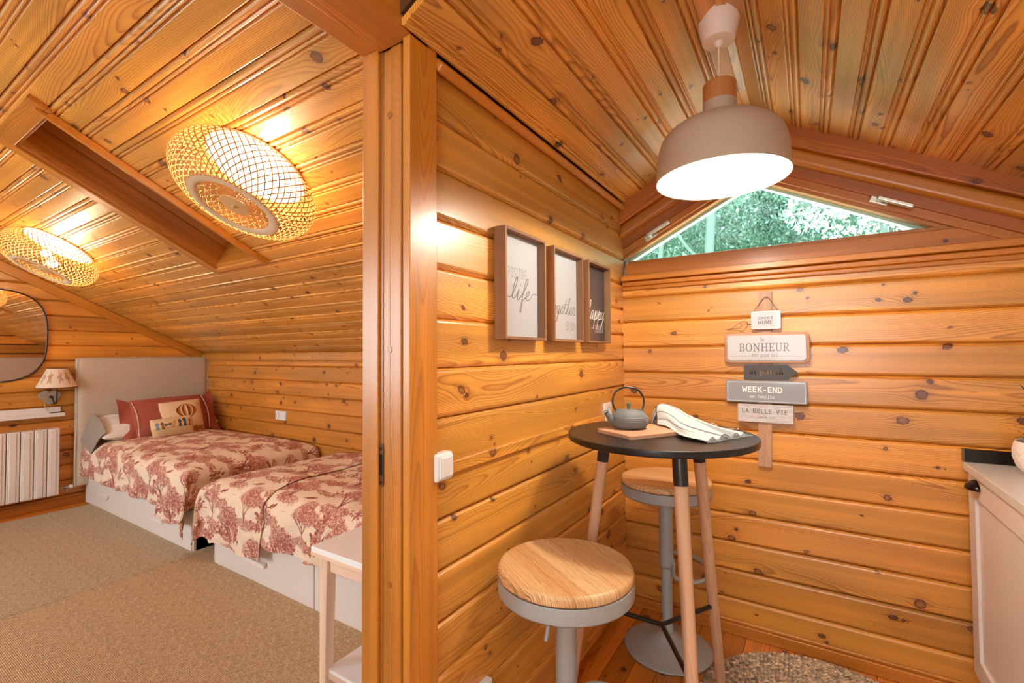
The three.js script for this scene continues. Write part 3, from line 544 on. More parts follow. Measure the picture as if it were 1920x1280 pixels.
// ---------------------------------------------------------------- the tower of signs on the back wall
{
  const t = thing('wall_sign', 'vertical wooden strip carrying five small message plaques and a wire bird on the back wall', 'sign', [-.173, .784, ZB + .003]);
  const strip = wood(paleSheet, 0xc6a48e, { roughness: .6, clearcoat: 0 });
  const st = part('strip', board(.055, .79, .012, .001), strip, t); st.position.set(.004, .395, .006); st.rotation.z = -R(1.1);
  const rr = (w, h, r) => { const s = new THREE.Shape(), a = w / 2, b = h / 2; s.moveTo(-a + r, -b); s.lineTo(a - r, -b); s.absarc(a - r, -b + r, r, -Math.PI / 2, 0); s.lineTo(a, b - r); s.absarc(a - r, b - r, r, 0, Math.PI / 2); s.lineTo(-a + r, b); s.absarc(-a + r, b - r, r, Math.PI / 2, Math.PI); s.lineTo(-a, -b + r); s.absarc(-a + r, -b + r, r, Math.PI, 1.5 * Math.PI); return s; };
  const plate = (name, w, h, r, d, bev, mat, x, y, z, parent = t) => {
    const g = new THREE.ExtrudeGeometry(rr(w, h, r), { depth: d - 2 * bev, bevelEnabled: bev > 0, bevelSize: bev, bevelThickness: bev, bevelOffset: -bev, bevelSegments: 3, curveSegments: 8 }); g.translate(0, 0, bev);
    stretchUV(g, (a, b) => [.5 + a / w, .5 + b / h]); const o = part(name, g, mat, parent); o.position.set(x, y, z); return o;
  };
  const tx = (w, h, f) => new THREE.MeshPhysicalMaterial({ map: canvasTex(w, h, f), roughness: .4, clearcoat: .25 });
  const X0 = .173, Y0 = -.784;
  const sweet = tx(512, 360, (x, w, h) => { x.fillStyle = '#c6c4c6'; x.fillRect(0, 0, w, h); x.strokeStyle = '#efeeee'; x.lineWidth = 10; x.strokeRect(14, 14, w - 28, h - 28); x.fillStyle = '#4c4644'; narrow(x, 'sweet', 250, 165, 92, 1, 'monospace'); narrow(x, 'HOME', 250, 262, 104, 1.05, 'monospace'); });
  const p1 = plate('hanging_plaque', .118, .082, .008, .006, .002, sweet, -.161 + X0, 1.4435 + Y0, .024);
  part('wire', tube([[-.052, .036, -.002], [-.03, .068, -.006], [-.006, .102, -.008], [.002, .106, -.008], [.010, .102, -.008], [.032, .068, -.006], [.052, .037, -.002]], .0011, 60, 6), std(0x1a1411, .5), p1);
  part('nail', T(cyl(.004, .004, .01, 14), .002, .103, -.008, Math.PI / 2), std(0x8a5a35, .5), p1);
  const bon = plate('frame_plaque', .337, .136, .02, .012, .003, wood(paleSheet, 0xc49a84, { roughness: .6, clearcoat: 0 }), -.165 + X0, 1.319 + Y0, .012);
  stretchUV(bon.geometry, (a, b) => [a / 3 + .3, (6.1 + (b + .07) / .16) / 8]);
  const bt = tx(1024, 376, (x, w, h) => {
    x.fillStyle = '#c4c2c5'; x.fillRect(0, 0, w, h); x.fillStyle = '#6b6563'; narrow(x, 'le', 478, 92, 74, .95, 'serif'); narrow(x, 'BONHEUR', 490, 240, 168, .80, 'serif'); x.font = '1px serif';
    x.save(); narrow(x, 'est par ici', 500, 322, 72, .95, 'serif', 3); x.restore(); x.fillStyle = '#8d9088'; for (const y of [302, 316]) { x.fillRect(30, y, 285, 3); x.fillRect(682, y, 300, 3); }
  });
  plate('enamel_face', .310, .114, .012, .004, .001, bt, 0, 0, .012, bon);
  // arrow with letters cut right through
  const font = await new FontLoader().loadAsync('fonts/droid/droid_serif_bold.typeface.json');
  const arrow = new THREE.Shape([[-.106, -.033], [.066, -.033], [.107, 0], [.066, .033], [-.106, .033]].map((p) => new THREE.Vector2(...p)));
  const isl = [], raw = font.generateShapes('et par là', .034); let lx0 = 9, lx1 = -9; for (const q of raw) for (const p of q.getPoints(4)) { lx0 = Math.min(lx0, p.x); lx1 = Math.max(lx1, p.x); }
  for (const s of raw) { const mv = (pts) => pts.map((p) => new THREE.Vector2(-.083 + (p.x - lx0) / (lx1 - lx0) * .134, p.y * .84 - .010)); arrow.holes.push(new THREE.Path(mv(s.getPoints(5)))); for (const h of s.holes) isl.push(new THREE.Shape(mv(h.getPoints(5)))); }
  const ag = new THREE.ExtrudeGeometry([arrow, ...isl], { depth: .006, bevelEnabled: false });
  part('arrow_plaque', ag, std(0x4b4748, .6), t).position.set(-.148 + X0, 1.2095 + Y0, .013);
  const wk = tx(1024, 320, (x, w, h) => { x.fillStyle = '#8f8f93'; x.fillRect(0, 0, w, h); x.strokeStyle = '#dedede'; x.lineWidth = 6; x.strokeRect(24, 24, w - 48, h - 48); x.fillStyle = '#f1f0ee'; x.font = 'bold 112px monospace'; narrow(x, 'WEEK-END', 475, 168, 112, .95, 'monospace'); x.lineWidth = 5; x.strokeStyle = '#f1f0ee'; x.save(); x.translate(475, 168); x.scale(.95, 1); x.textAlign = 'center'; x.font = '112px monospace'; x.strokeText('WEEK-END', 0, 0); x.restore(); narrow(x, 'en famille', 475, 250, 56, .95, 'monospace'); });
  plate('grey_plaque', .321, .1, .006, .010, .0035, wk, -.170 + X0, 1.121 + Y0, .014);
  const bv = tx(1024, 384, (x, w, h) => {
    x.fillStyle = '#c9c8c8'; x.fillRect(0, 0, w, h); const r = mulberry(3); for (let i = 0; i < 900; i++) { x.fillStyle = ['rgba(235,235,236,.5)', 'rgba(150,150,152,.4)', 'rgba(196,150,128,.42)'][Math.floor(r() * 3)]; x.fillRect(r() * w - 60, r() * h, 30 + r() * 190, 1 + r() * 6); }
    x.fillStyle = '#2f2a29'; narrow(x, 'LA BELLE VIE', 500, 190, 122, .98, 'monospace'); x.fillStyle = '#5d5653'; narrow(x, 'juste ici', 525, 292, 70, .9, 'monospace');
  });
  plate('weathered_plaque', .219, .08, .001, .010, .0005, bv, -.172 + X0, 1.024 + Y0, .012);
  const bird = [tube([[-.265, 0, 0], [-.25, .004, 0], [-.215, .028, 0], [-.192, .038, 0], [-.182, .034, 0], [-.178, .024, 0], [-.185, .006, 0], [-.2, -.006, 0], [-.222, -.004, 0], [-.25, .001, 0], [-.265, .002, 0]], .0010, 70, 6), tube([[-.21, .03, 0], [-.203, .02, 0], [-.212, .008, 0], [-.232, .006, 0], [-.25, .003, 0]], .0009, 30, 6), tube([[-.21, -.004, 0], [-.206, -.016, 0]], .0009, 6, 6), tube([[-.2, -.005, 0], [-.197, -.016, 0]], .0009, 6, 6), tube([[-.182, .032, 0], [-.172, .022, 0], [-.160, .020, .006], [-.152, .012, .006]], .0014, 16, 6)];
  part('wire_bird', bird, std(0x1b1512, .5), t).position.set(-.06 + X0 + .003, 1.404 + Y0, .02);
}

// ---------------------------------------------------------------- switches and sockets
const mPlastic = phy(0xe9e6e3, .3, { clearcoat: .3 });
{
  const s = thing('light_switch', 'white surface mounted light switch beside the door post', 'switch', [XL, .972, -.929], Math.PI / 2);
  part('housing', T(box(.064, .072, .03, .007, 3), 0, .036, .015), mPlastic, s); part('bezel', T(box(.050, .058, .007, .003, 2), .002, .036, .031), mPlastic, s);
  part('rocker', T(box(.043, .051, .006, .0025, 2), .003, .036, .0345, 0, R(4), 0), mPlastic, s);
  const k = thing('power_socket', 'white double power socket on the left wall behind the teapot', 'socket', [XL, .975, -2.143], Math.PI / 2);
  part('plate', T(box(.088, .086, .012, .003, 2), 0, .043, .006), mPlastic, k);
  part('socket_well', T(lathe([[0, -.001], [.017, -.001], [.019, .0125], [.021, .0125], [.021, .0135], [.0175, .0135], [.016, .003], [0, .003]], 28), .002, .05, 0, Math.PI / 2), std(0xb9b3ad, .5), k);
  part('plug', T(box(.03, .034, .03, .008, 3), .016, .018, .024), mPlastic, k);
  const w = thing('cable_box', 'small white outlet box low on the left wall near the floor, at the bottom edge', 'outlet', [XL, .255, -1.115], Math.PI / 2);
  part('housing', T(box(.062, .09, .024, .005, 2), 0, .045, .012), mPlastic, w); part('cover', T(box(.05, .05, .004, .002), 0, .045, .0255), mPlastic, w);
  const e = thing('wall_socket', 'white socket and switch plate on the bedroom eave wall above the bed', 'socket', [-4.022, .715, ZE]);
  part('plate', T(box(.162, .08, .012, .003, 2), 0, .04, .006), mPlastic, e); part('rocker', T(box(.062, .06, .005, .002), .04, .04, .0135), mPlastic, e);
  part('socket_well', T(lathe([[0, 0], [.018, 0], [.021, .006], [.023, .006], [.023, .0075], [.019, .0075], [.017, .002], [0, .002]], 24), -.04, .04, .008, Math.PI / 2), std(0xcfc7bf, .5), e);
}

// ---------------------------------------------------------------- kitchen units along the right
{
  const white = phy(0xe6d9d2, .45, { clearcoat: .2 });
  const nX = .489;
  const t = thing('kitchen_cabinet', 'white panelled base cabinet with black cup handles, running along the right wall under the worktop', 'cabinet', [.82, 0, -1.615]);
  part('carcass', T(box(.60, .73, 1.55, .002), 0, .485, 0), white, t); part('plinth', T(box(.54, .12, 1.55, .002), .03, .06, 0), white, t);
  for (const dz of [-.461, .32]) {
    const D = new THREE.Group(); D.name = 'door'; D.position.set(nX - .82 + .01, .485, dz); t.add(D);
    const h = .725, w = dz < 0 ? .60 : .94, st = .075, bx = (ww, hh, y, z) => T(box(.02, hh, ww, .002), 0, y, z);
    part('stile', bx(st, h, 0, -w / 2 + st / 2), white, D); part('stile', bx(st, h, 0, w / 2 - st / 2), white, D);
    part('rail', bx(w - 2 * st, st, h / 2 - st / 2, 0), white, D); part('rail', bx(w - 2 * st, st, -h / 2 + st / 2, 0), white, D);
    part('door_panel', T(box(.008, h - 2 * st + .01, w - 2 * st + .01, .001), .004, 0, 0), white, D);
    const cup = new THREE.SphereGeometry(.034, 28, 16, 0, Math.PI * 2, 0, Math.PI / 2);
    const hd = part('handle', [T(cup, 0, 0, 0, 0, 0, 0, [.95, .9, 1.45]), T(box(.004, .012, .10, .002), .002, .028, 0)], phy(0x2a211c, .25, { metalness: .75, side: THREE.DoubleSide }), D);
    hd.position.set(-.009, .327, dz < 0 ? -.20 : .3);
  }
  const c = thing('worktop', 'pale speckled stone worktop over the white cabinets on the right', 'countertop', [.805, .856, -1.615]);
  const ct = dataTex(256, 256, (x, y) => { const n = fbm(x * .9, y * .9), v = 214 + (n - .5) * 34; return [v, v - 4, v - 8]; });
  part('slab', stretchUV(T(box(.655, .03, 1.56, .003, 2), 0, .015, 0), (x, y, z) => [x * 4, z * 4]), phy(0xffffff, .32, { map: ct, clearcoat: .25 }), c);
  const u = thing('splashback_strip', 'black upstand strip between the worktop and the back wall', 'strip', [.805, .886, ZB + .012]);
  part('upstand', T(box(.645, .048, .018, .002), 0, .024, 0), phy(0x0a0706, .2), u); part('end_cap', T(box(.006, .05, .022, .002), -.325, .025, .001), phy(0x6b5a4a, .3, { metalness: .6 }), u);
  // plant
  const p = thing('potted_plant', 'spiky succulents in a round white dimpled pot at the right edge', 'plant', [.66, .886, -2.20]);
  const dim = dataTex(128, 128, (x, y) => { const a = Math.sin(x / 128 * Math.PI * 2 * 4) * Math.sin(y / 128 * Math.PI * 2 * 4), v = 128 + a * 110; return [v, v, v]; }, false); dim.repeat.set(9, 3);
  part('pot', lathe([[0, 0], [.05, 0], [.068, .008], [.088, .032], [.097, .062], [.097, .085], [.091, .112], [.088, .116], [.084, .112], [.084, .1], [0, .1]], 64), phy(0xf0dfd4, .45, { bumpMap: dim, bumpScale: .0015 }), p);
  part('soil', T(cyl(.084, .084, .01, 32), 0, .100, 0), std(0x24160d, .95), p);
  const leaf = (x, z, a, len, lift, w, col, droop) => {
    const g = surf((s, t) => { const r = len * s, wv = w * (1 - Math.pow(s, 1.6)) * (t - .5), y = lift * s * len - droop * s * s * len; return [x + Math.cos(a) * r * .85 - Math.sin(a) * wv, .1 + y, z + Math.sin(a) * r * .85 + Math.cos(a) * wv]; }, 10, 2);
    return thick(g, .0018);
  };
  const rnd = mulberry(19), tall = phy(0x2b2b1c, .5), low = phy(0x4b4630, .55);
  for (let i = 0; i < 26; i++) { const a = i * 2.4, up = .4 + rnd() * 1.5; part('leaf', leaf(.01, .0, a, .11 + rnd() * .07, up, .016, 0, .25 + rnd() * .35), tall, p); }
  for (let i = 0; i < 30; i++) { const a = i * 2.4 + 1, cl = i % 2; part('leaf', leaf(cl ? -.05 : -.02, cl ? .045 : -.06, a, .035 + rnd() * .025, .5 + rnd() * .9, .011, 0, .2), low, p); }
}
{ // braided jute rug
  const rg = thing('braided_rug', 'round braided jute rug on the nook floor beside the table', 'rug', [.031, 0, -1.940]);
  const jt = dataTex(512, 512, (x, y) => { const f = fbm(x * .12, y * .12), g = fbm(x * .9, y * .35), v = .72 + f * .3 + (g - .5) * .5; const k = v * (.62 + .6 * nz2(x * .02, y * .02)); return [Math.min(255, 220 * k), Math.min(255, 188 * k), Math.min(255, 154 * k)]; });
  const gs = [], rnd = mulberry(4);
  // ring after ring of plait: each ring three strands wound along the circle
  for (let r = .405, k = 0; r > .02; r -= .0215, k++) {
    const n = Math.max(8, Math.round(2 * Math.PI * r / .017));
    for (let i = 0; i < n; i++) for (const s of [-1, 1]) {
      const a = (i + (s > 0 ? .5 : 0) + rnd() * .12) / n * 2 * Math.PI, g = new THREE.SphereGeometry(1, 7, 5); g.scale(.0105, .0072, .0066);
      g.rotateY(s * .62); g.translate(s * 0, 0, 0); g.rotateY(Math.PI / 2); const rr2 = r + s * .0048; g.rotateY(-a); g.translate(Math.cos(a) * rr2, .0085 + rnd() * .0012, Math.sin(a) * rr2);
      const uv = g.attributes.uv, u0 = rnd(), v0 = rnd(); for (let q = 0; q < uv.count; q++) uv.setXY(q, u0 + uv.getX(q) * .05, v0 + uv.getY(q) * .05); gs.push(g);
    }
  }
  part('braid', gs, std(0xffffff, .95, { map: jt }), rg).userData.kind = 'stuff';
  part('backing', lathe([[0, 0], [.408, 0], [.410, .004], [.404, .008], [0, .008]], 64), std(0x6b5138, .95), rg);
}

// ================================================================ bedroom
const toile = canvasTex(2048, 2048, (x, w, h) => {
  const rnd = mulberry(64); x.fillStyle = '#ecd5bc'; x.fillRect(0, 0, w, h);
  const tone = () => ['rgba(172,92,80,', 'rgba(190,118,104,', 'rgba(152,76,68,', 'rgba(206,148,128,'][Math.floor(rnd() * 4)];
  const wrap = (f) => { for (const dx of [-w, 0, w]) for (const dy of [-h, 0, h]) { x.save(); x.translate(dx, dy); f(); x.restore(); } };
  const near = (cx, cy, r) => { const out = []; for (const dx of [-w, 0, w]) for (const dy of [-h, 0, h]) if (cx + dx > -r && cx + dx < w + r && cy + dy > -r && cy + dy < h + r) out.push([dx, dy]); return out; };
  const at = (cx, cy, r, f) => { for (const [dx, dy] of near(cx, cy, r)) { x.save(); x.translate(cx + dx, cy + dy); f(mulberry(Math.floor(cx * 13 + cy * 7))); x.restore(); } };
  const stroke = (r2, len) => { x.beginPath(); x.moveTo(0, 0); x.quadraticCurveTo(len * .5, -len * .35 * (r2() - .2), len, 0); x.stroke(); };
  const clump = (cx, cy, rx, ry) => at(cx, cy, Math.max(rx, ry) * 1.4, (r2) => {   // a crown of foliage drawn in short pen strokes
    const cs = ['rgba(172,92,80,', 'rgba(190,118,104,', 'rgba(152,76,68,', 'rgba(206,148,128,'];
    for (let i = 0; i < 90; i++) { const a = r2() * 6.28, q = Math.sqrt(r2()); x.fillStyle = cs[i % 4] + (.18 + r2() * .3) + ')'; x.beginPath(); x.ellipse(Math.cos(a) * rx * q, Math.sin(a) * ry * q, rx * (.08 + r2() * .16), ry * (.07 + r2() * .12), r2() * 3, 0, 7); x.fill(); }
    for (let i = 0; i < 330; i++) { const a = r2() * 6.28, q = Math.sqrt(r2()) * 1.1; x.save(); x.translate(Math.cos(a) * rx * q, Math.sin(a) * ry * q); x.rotate(r2() * 6.28); x.strokeStyle = cs[i % 3] + (.45 + r2() * .5) + ')'; x.lineWidth = 2 + r2() * 4.5; stroke(r2, 10 + r2() * 26); x.restore(); }
    for (let i = 0; i < 60; i++) { const a = r2() * 6.28, q = Math.sqrt(r2()) * .9; x.fillStyle = 'rgba(240,216,190,.75)'; x.beginPath(); x.ellipse(Math.cos(a) * rx * q, Math.sin(a) * ry * q, 3 + r2() * 7, 2 + r2() * 4, r2() * 3, 0, 7); x.fill(); }
  });
  const tree = (cx, cy, s) => {
    at(cx, cy, 330 * s, (r2) => { x.strokeStyle = 'rgba(140,66,58,.9)'; x.lineCap = 'round'; for (let b = 0; b < 5; b++) { x.lineWidth = (16 - b * 2.4) * s; x.beginPath(); x.moveTo((r2() - .5) * 30 * s, 190 * s); x.bezierCurveTo((r2() - .5) * 90 * s, 90 * s, (b - 2) * 50 * s, 20 * s, (b - 2) * 75 * s + (r2() - .5) * 40, (-90 + r2() * 60) * s); x.stroke(); } });
    clump(cx - 60 * s, cy - 90 * s, 130 * s, 85 * s); clump(cx + 80 * s, cy - 60 * s, 110 * s, 80 * s); clump(cx, cy - 170 * s, 95 * s, 62 * s); clump(cx + 10 * s, cy + 215 * s, 190 * s, 42 * s);
  };
  const flower = (cx, cy, s) => at(cx, cy, 170 * s, (r2) => {
    for (let i = 0; i < 26; i++) { const a = -1.57 + (r2() - .5) * 2.6, L = (50 + r2() * 110) * s; x.strokeStyle = 'rgba(158,82,70,.9)'; x.lineWidth = 3 * s + 1; x.beginPath(); x.moveTo(0, 90 * s); const ex = Math.cos(a) * L, ey = 90 * s + Math.sin(a) * L * 1.3; x.quadraticCurveTo(ex * .2, ey * .6, ex, ey); x.stroke(); x.fillStyle = ['rgba(150,70,60,.85)', 'rgba(188,112,96,.85)'][i % 2]; for (let k = 0; k < 5; k++) { x.beginPath(); x.ellipse(ex + Math.cos(k * 1.26) * 9 * s, ey + Math.sin(k * 1.26) * 9 * s, 9 * s, 5.5 * s, k * 1.26, 0, 7); x.fill(); } }
  });
  const bird = (cx, cy, s) => at(cx, cy, 120 * s, () => { x.fillStyle = 'rgba(146,68,60,.9)'; x.beginPath(); x.ellipse(0, 0, 52 * s, 24 * s, -.3, 0, 7); x.fill(); x.beginPath(); x.arc(50 * s, -26 * s, 16 * s, 0, 7); x.fill(); x.beginPath(); x.moveTo(-40 * s, 6 * s); x.lineTo(-105 * s, 34 * s); x.lineTo(-44 * s, 26 * s); x.fill(); x.strokeStyle = 'rgba(236,211,186,.8)'; x.lineWidth = 4; for (let i = 0; i < 5; i++) { x.beginPath(); x.arc(-10 * s + i * 9 * s, 0, 16 * s, .3, 2.4); x.stroke(); } });
  for (let i = 0; i < 26; i++) { const cx = rnd() * w, cy = rnd() * h; clump(cx, cy, 50 + rnd() * 90, 30 + rnd() * 46); }
  for (let i = 0; i < 16; i++) flower(rnd() * w, rnd() * h, .6 + rnd() * .5);
  const spots = [[260, 330, 1.15], [900, 240, .9], [1500, 380, 1.2], [620, 820, 1.1], [1230, 900, 1.05], [1850, 860, .95], [260, 1260, 1], [880, 1430, 1.15], [1530, 1380, 1], [1960, 1600, 1.1], [430, 1820, .95], [1180, 1880, 1.05]];
  for (const [a, b, s] of spots) tree(a, b, s);
  for (const [a, b, s] of [[560, 420, 1], [1190, 560, 1.1], [1800, 330, .9], [300, 820, 1], [950, 1030, .9], [1560, 820, 1.1], [580, 1330, 1.1], [1230, 1420, .9], [1780, 1960, 1], [800, 1880, 1], [60, 1640, 1], [1480, 1720, 1.1], [60, 560, .9]]) flower(a, b, s);
  for (const [a, b, s] of [[700, 560, 1], [1450, 640, .9], [120, 980, 1], [1000, 700, .8], [1720, 1180, 1], [620, 1620, .9], [1330, 1120, .8], [320, 60, .9], [1700, 90, 1]]) bird(a, b, s);
  for (let i = 0; i < 260; i++) { const cx = rnd() * w, cy = rnd() * h; x.strokeStyle = tone() + (.35 + rnd() * .4) + ')'; x.lineWidth = 1.5 + rnd() * 3; x.beginPath(); x.moveTo(cx, cy); x.quadraticCurveTo(cx + 20 + rnd() * 30, cy - 30 * rnd(), cx + 40 + rnd() * 60, cy + 20 * (rnd() - .5)); x.stroke(); }
  void wrap;
});
const fineWeave = dataTex(128, 128, (x, y) => { const v = 128 + (((x >> 1) + (y >> 1)) % 2 ? 46 : -46) + (fbm(x * .5, y * .5) - .5) * 90; return [v, v, v]; }, false);
const clothMat = (o) => new THREE.MeshPhysicalMaterial({ roughness: .9, sheen: .25, sheenRoughness: .6, sheenColor: new THREE.Color(.5, .42, .38), side: THREE.DoubleSide, ...o });
const mToile = clothMat({ map: toile, color: 0xffffff });
const mWhite = phy(0xe9ddd6, .42, { clearcoat: .15 });

// a cloth laid over a box edge: overflow beyond the front (z) and foot (x) edges falls round a soft radius
function drape(o) {
  const bend = (q, r) => { if (q <= 0) return [q, 0]; const L = r * Math.PI / 2; if (q < L) return [r * Math.sin(q / r), r * (1 - Math.cos(q / r))]; return [r, r + q - L]; };
  return (a, b) => {   // a: cloth coordinate along x, b: along z
    const ex = o.side > 0 ? a - o.xEdge : o.xEdge - a, ez = b - o.zEdge, [fx, dx] = bend(ex, o.r), [fz, dz] = bend(ez, o.r);
    const drop = Math.max(dx, dz) + .25 * Math.min(dx, dz), hang = Math.min(1, drop / .12), both = Math.min(dx, dz);
    const top = o.y + o.puff * Math.max(0, 1 - Math.pow(Math.abs((b - o.zMid) / o.zHalf), 4)) * Math.max(0, 1 - Math.pow(Math.min(1, Math.max(0, 1 + ex / .5)), 4)) + (fbm(a * 5 + o.seed, b * 6) - .5) * .026 + (nz(a * 17 + o.seed, b * 11) - .5) * .008;
    const wv = hang * (.011 * Math.sin((a + b * .3) * 21 + o.seed + 2 * fbm(a * 4, o.seed)) + (fbm(a * 10 + o.seed, b * 9) - .5) * .034);
    const x = (o.side > 0 ? 1 : -1) * (ex > 0 ? fx + .10 * both + (dx > dz ? wv : 0) + .04 * drop * (dx > 0 ? 1 : 0) : ex) + o.xEdge;
    return [x, Math.max(.04, top - drop + (o.lift || 0)), o.zEdge + (ez > 0 ? fz + .10 * both + (dz >= dx ? wv : 0) + .05 * drop : ez)];
  };
}
const clothSurf = (f, a0, a1, b0, b1, na, nb, uvs = 1.05, u0 = 0) => surf((s, t) => f(a0 + (a1 - a0) * s, b0 + (b1 - b0) * t), na, nb, (s, t) => [(a0 + (a1 - a0) * s) / uvs + u0, -(b0 + (b1 - b0) * t) / uvs]);
function bedBase(name, label, x0, x1, cuts, handles) {
  const zF = -1.477, t = thing(name, label, 'bed', [(x0 + x1) / 2, 0, -1.945], 0), L = x1 - x0, hz = zF + 1.945;
  part('frame', [T(box(L, .27, .92, .003), 0, .145, -.005), T(box(.02, .30, .935, .002), -L / 2 + .01, .15, 0), T(box(.02, .30, .935, .002), L / 2 - .01, .15, 0)], mWhite, t);
  part('mattress', T(box(L - .06, .22, .88, .04, 4), 0, .40, -.01), std(0xe8e2da, .9), t);
  cuts.forEach(([a, b], i) => {
    const d = part('drawer', T(box(b - a - .006, .27, .018, .0025), 0, 0, 0), mWhite, t); d.position.set((a + b) / 2 - (x0 + x1) / 2, .142, hz - .002);
    for (const hx of handles[i]) { const h = part('handle', [T(box(.19, .028, .02, .007, 3), 0, 0, .014), T(box(.19, .010, .032, .004, 2), 0, .012, .014)], phy(0xf1e4dc, .3), d); h.position.set(hx - (a + b) / 2, -.012, .008); }
  });
  return t;
}
bedBase('storage_bed', 'white storage bed with drawers against the upholstered headboard', -5.475, -3.44, [[-5.455, -3.46]], [[-5.0, -3.95]]);
bedBase('storage_bed', 'second white storage bed with drawers, nearer the doorway', -3.167, -1.14, [[-3.15, -2.14], [-2.135, -1.155]], [[-2.66], [-1.64]]);
{
  const f1 = drape({ xEdge: -3.505, side: 1, zEdge: -1.50, r: .07, y: .535, puff: .05, zMid: -1.95, zHalf: .5, seed: 3 });
  const d1 = thing('duvet', 'red and cream toile duvet on the far bed, ruched along its front edge', 'duvet');
  part('cover', thick(clothSurf(f1, -5.40, -3.54, -2.405, -1.185, 150, 96, 1.0, .1), .012), mToile, d1);
  const r1 = drape({ xEdge: -3.502, side: 1, zEdge: -1.497, r: .073, y: .535, puff: .05, zMid: -1.95, zHalf: .5, seed: 3, lift: .007 });
  const q1 = thing('bedspread', 'toile bedspread folded over the foot end of the far bed with a hanging corner', 'bedspread');
  part('cover', thick(clothSurf((a, b) => r1(a, b), -3.84, -3.22, -2.40, -1.10, 60, 100, 1.0, .55), .004), mToile, q1);
  const f2 = drape({ xEdge: -3.115, side: -1, zEdge: -1.50, r: .075, y: .52, puff: .045, zMid: -1.95, zHalf: .5, seed: 21 });
  const d2 = thing('duvet', 'red and cream toile duvet on the near bed beside the white side table', 'duvet');
  part('cover', thick(clothSurf(f2, -2.70, -1.12, -2.405, -1.205, 120, 96, 1.0, .3), .012), mToile, d2);
  const r2 = drape({ xEdge: -3.118, side: -1, zEdge: -1.497, r: .078, y: .52, puff: .045, zMid: -1.95, zHalf: .5, seed: 21, lift: .007 });
  const q2 = thing('bedspread', 'toile bedspread folded across the head end of the near bed, its edge hanging lowest', 'bedspread');
  part('cover', thick(clothSurf((a, b) => r2(a, b), -3.40, -2.53, -2.40, -1.11, 80, 100, 1.0, .8), .004), mToile, q2);
}
{ // headboard
  const linen = dataTex(256, 256, (x, y) => { const v = 196 + (fbm(x * .9, y * .14) - .5) * 34 + (fbm(x * .14, y * .9) - .5) * 34; return [v, v * .90, v * .80]; });
  const m = clothMat({ map: linen, bumpMap: fineWeave, bumpScale: .0004 }), t = thing('headboard', 'tall headboard in a pale beige linen slipcover with flanged seams', 'headboard', [-5.42, .17, -1.905]);
  const W = 1.04, H = 1.11, g = surf((s, v) => { const a = (s - .5) * 2, b = (v - .5) * 2, k = Math.pow(Math.max(0, 1 - Math.pow(Math.abs(a), 14)), .4) * Math.pow(Math.max(0, 1 - Math.pow(Math.abs(b), 14)), .4); return [.028 + .02 * k + (fbm(s * 5, v * 5) - .5) * .006 * k, v * H, -a * W / 2]; }, 60, 60, (s, v) => [s * 5, v * 5]);
  part('front_cover', g, m, t);
  part('core', stretchUV(T(box(.095, H, W - .01, .012, 3), -.02, H / 2, 0), (x, y, z) => [z * 5, y * 5]), m, t);
  const seam = []; for (const s of [-1, 1]) seam.push(tube([[.028, 0, s * W / 2], [.03, .3, s * (W / 2 + .004)], [.028, .6, s * (W / 2 - .002)], [.03, .9, s * (W / 2 + .003)], [.028, H, s * W / 2]], .007, 40, 8)); seam.push(tube([[.028, H, -W / 2], [.03, H + .004, 0], [.028, H, W / 2]], .006, 30, 8));
  part('flange_seam', seam, m, t);
  const t2 = t.clone(); t2.name = numbered('headboard'); t2.position.set(-1.075, .17, -1.905); t2.rotation.y = Math.PI; t2.userData.label = 'matching linen headboard of the near bed, seen only as a reflection in the mirror'; scene.add(t2);
}
// a stuffed cushion standing in the plane (x right, y up), z puffed both ways
function pillowGeo(w, h, d, seed, n = 36) {
  const f = (sg) => (s, t) => { const a = (s - .5) * 2, b = (t - .5) * 2, e = (q) => Math.pow(Math.max(0, 1 - Math.pow(Math.abs(q), 2.4)), .55), k = e(a) * e(b), pinch = 1 - .06 * (1 - Math.abs(b)) * a * a - 0, pin2 = 1 - .07 * (1 - Math.abs(a)) * b * b; return [a * w / 2 * pin2 * (1 - .02 * b * b), b * h / 2 * pinch, sg * (d / 2 * k) + (fbm(a * 3 + seed, b * 3) - .5) * d * .16 * k]; };
  const A = surf(f(1), n, n), B = surf(f(-1), n, n), ix = Array.from(B.index.array); for (let i = 0; i < ix.length; i += 3) { const q = ix[i]; ix[i] = ix[i + 1]; ix[i + 1] = q; } B.setIndex(ix); B.computeVertexNormals();
  return mergeGeometries([plain(A), plain(B)]);
}
function leaning(o, pos, yaw, tilt, roll = 0) { o.position.set(...pos); o.rotation.set(0, 0, 0); o.rotation.order = 'YXZ'; o.rotation.y = yaw; o.rotation.x = tilt; o.rotation.z = roll; }
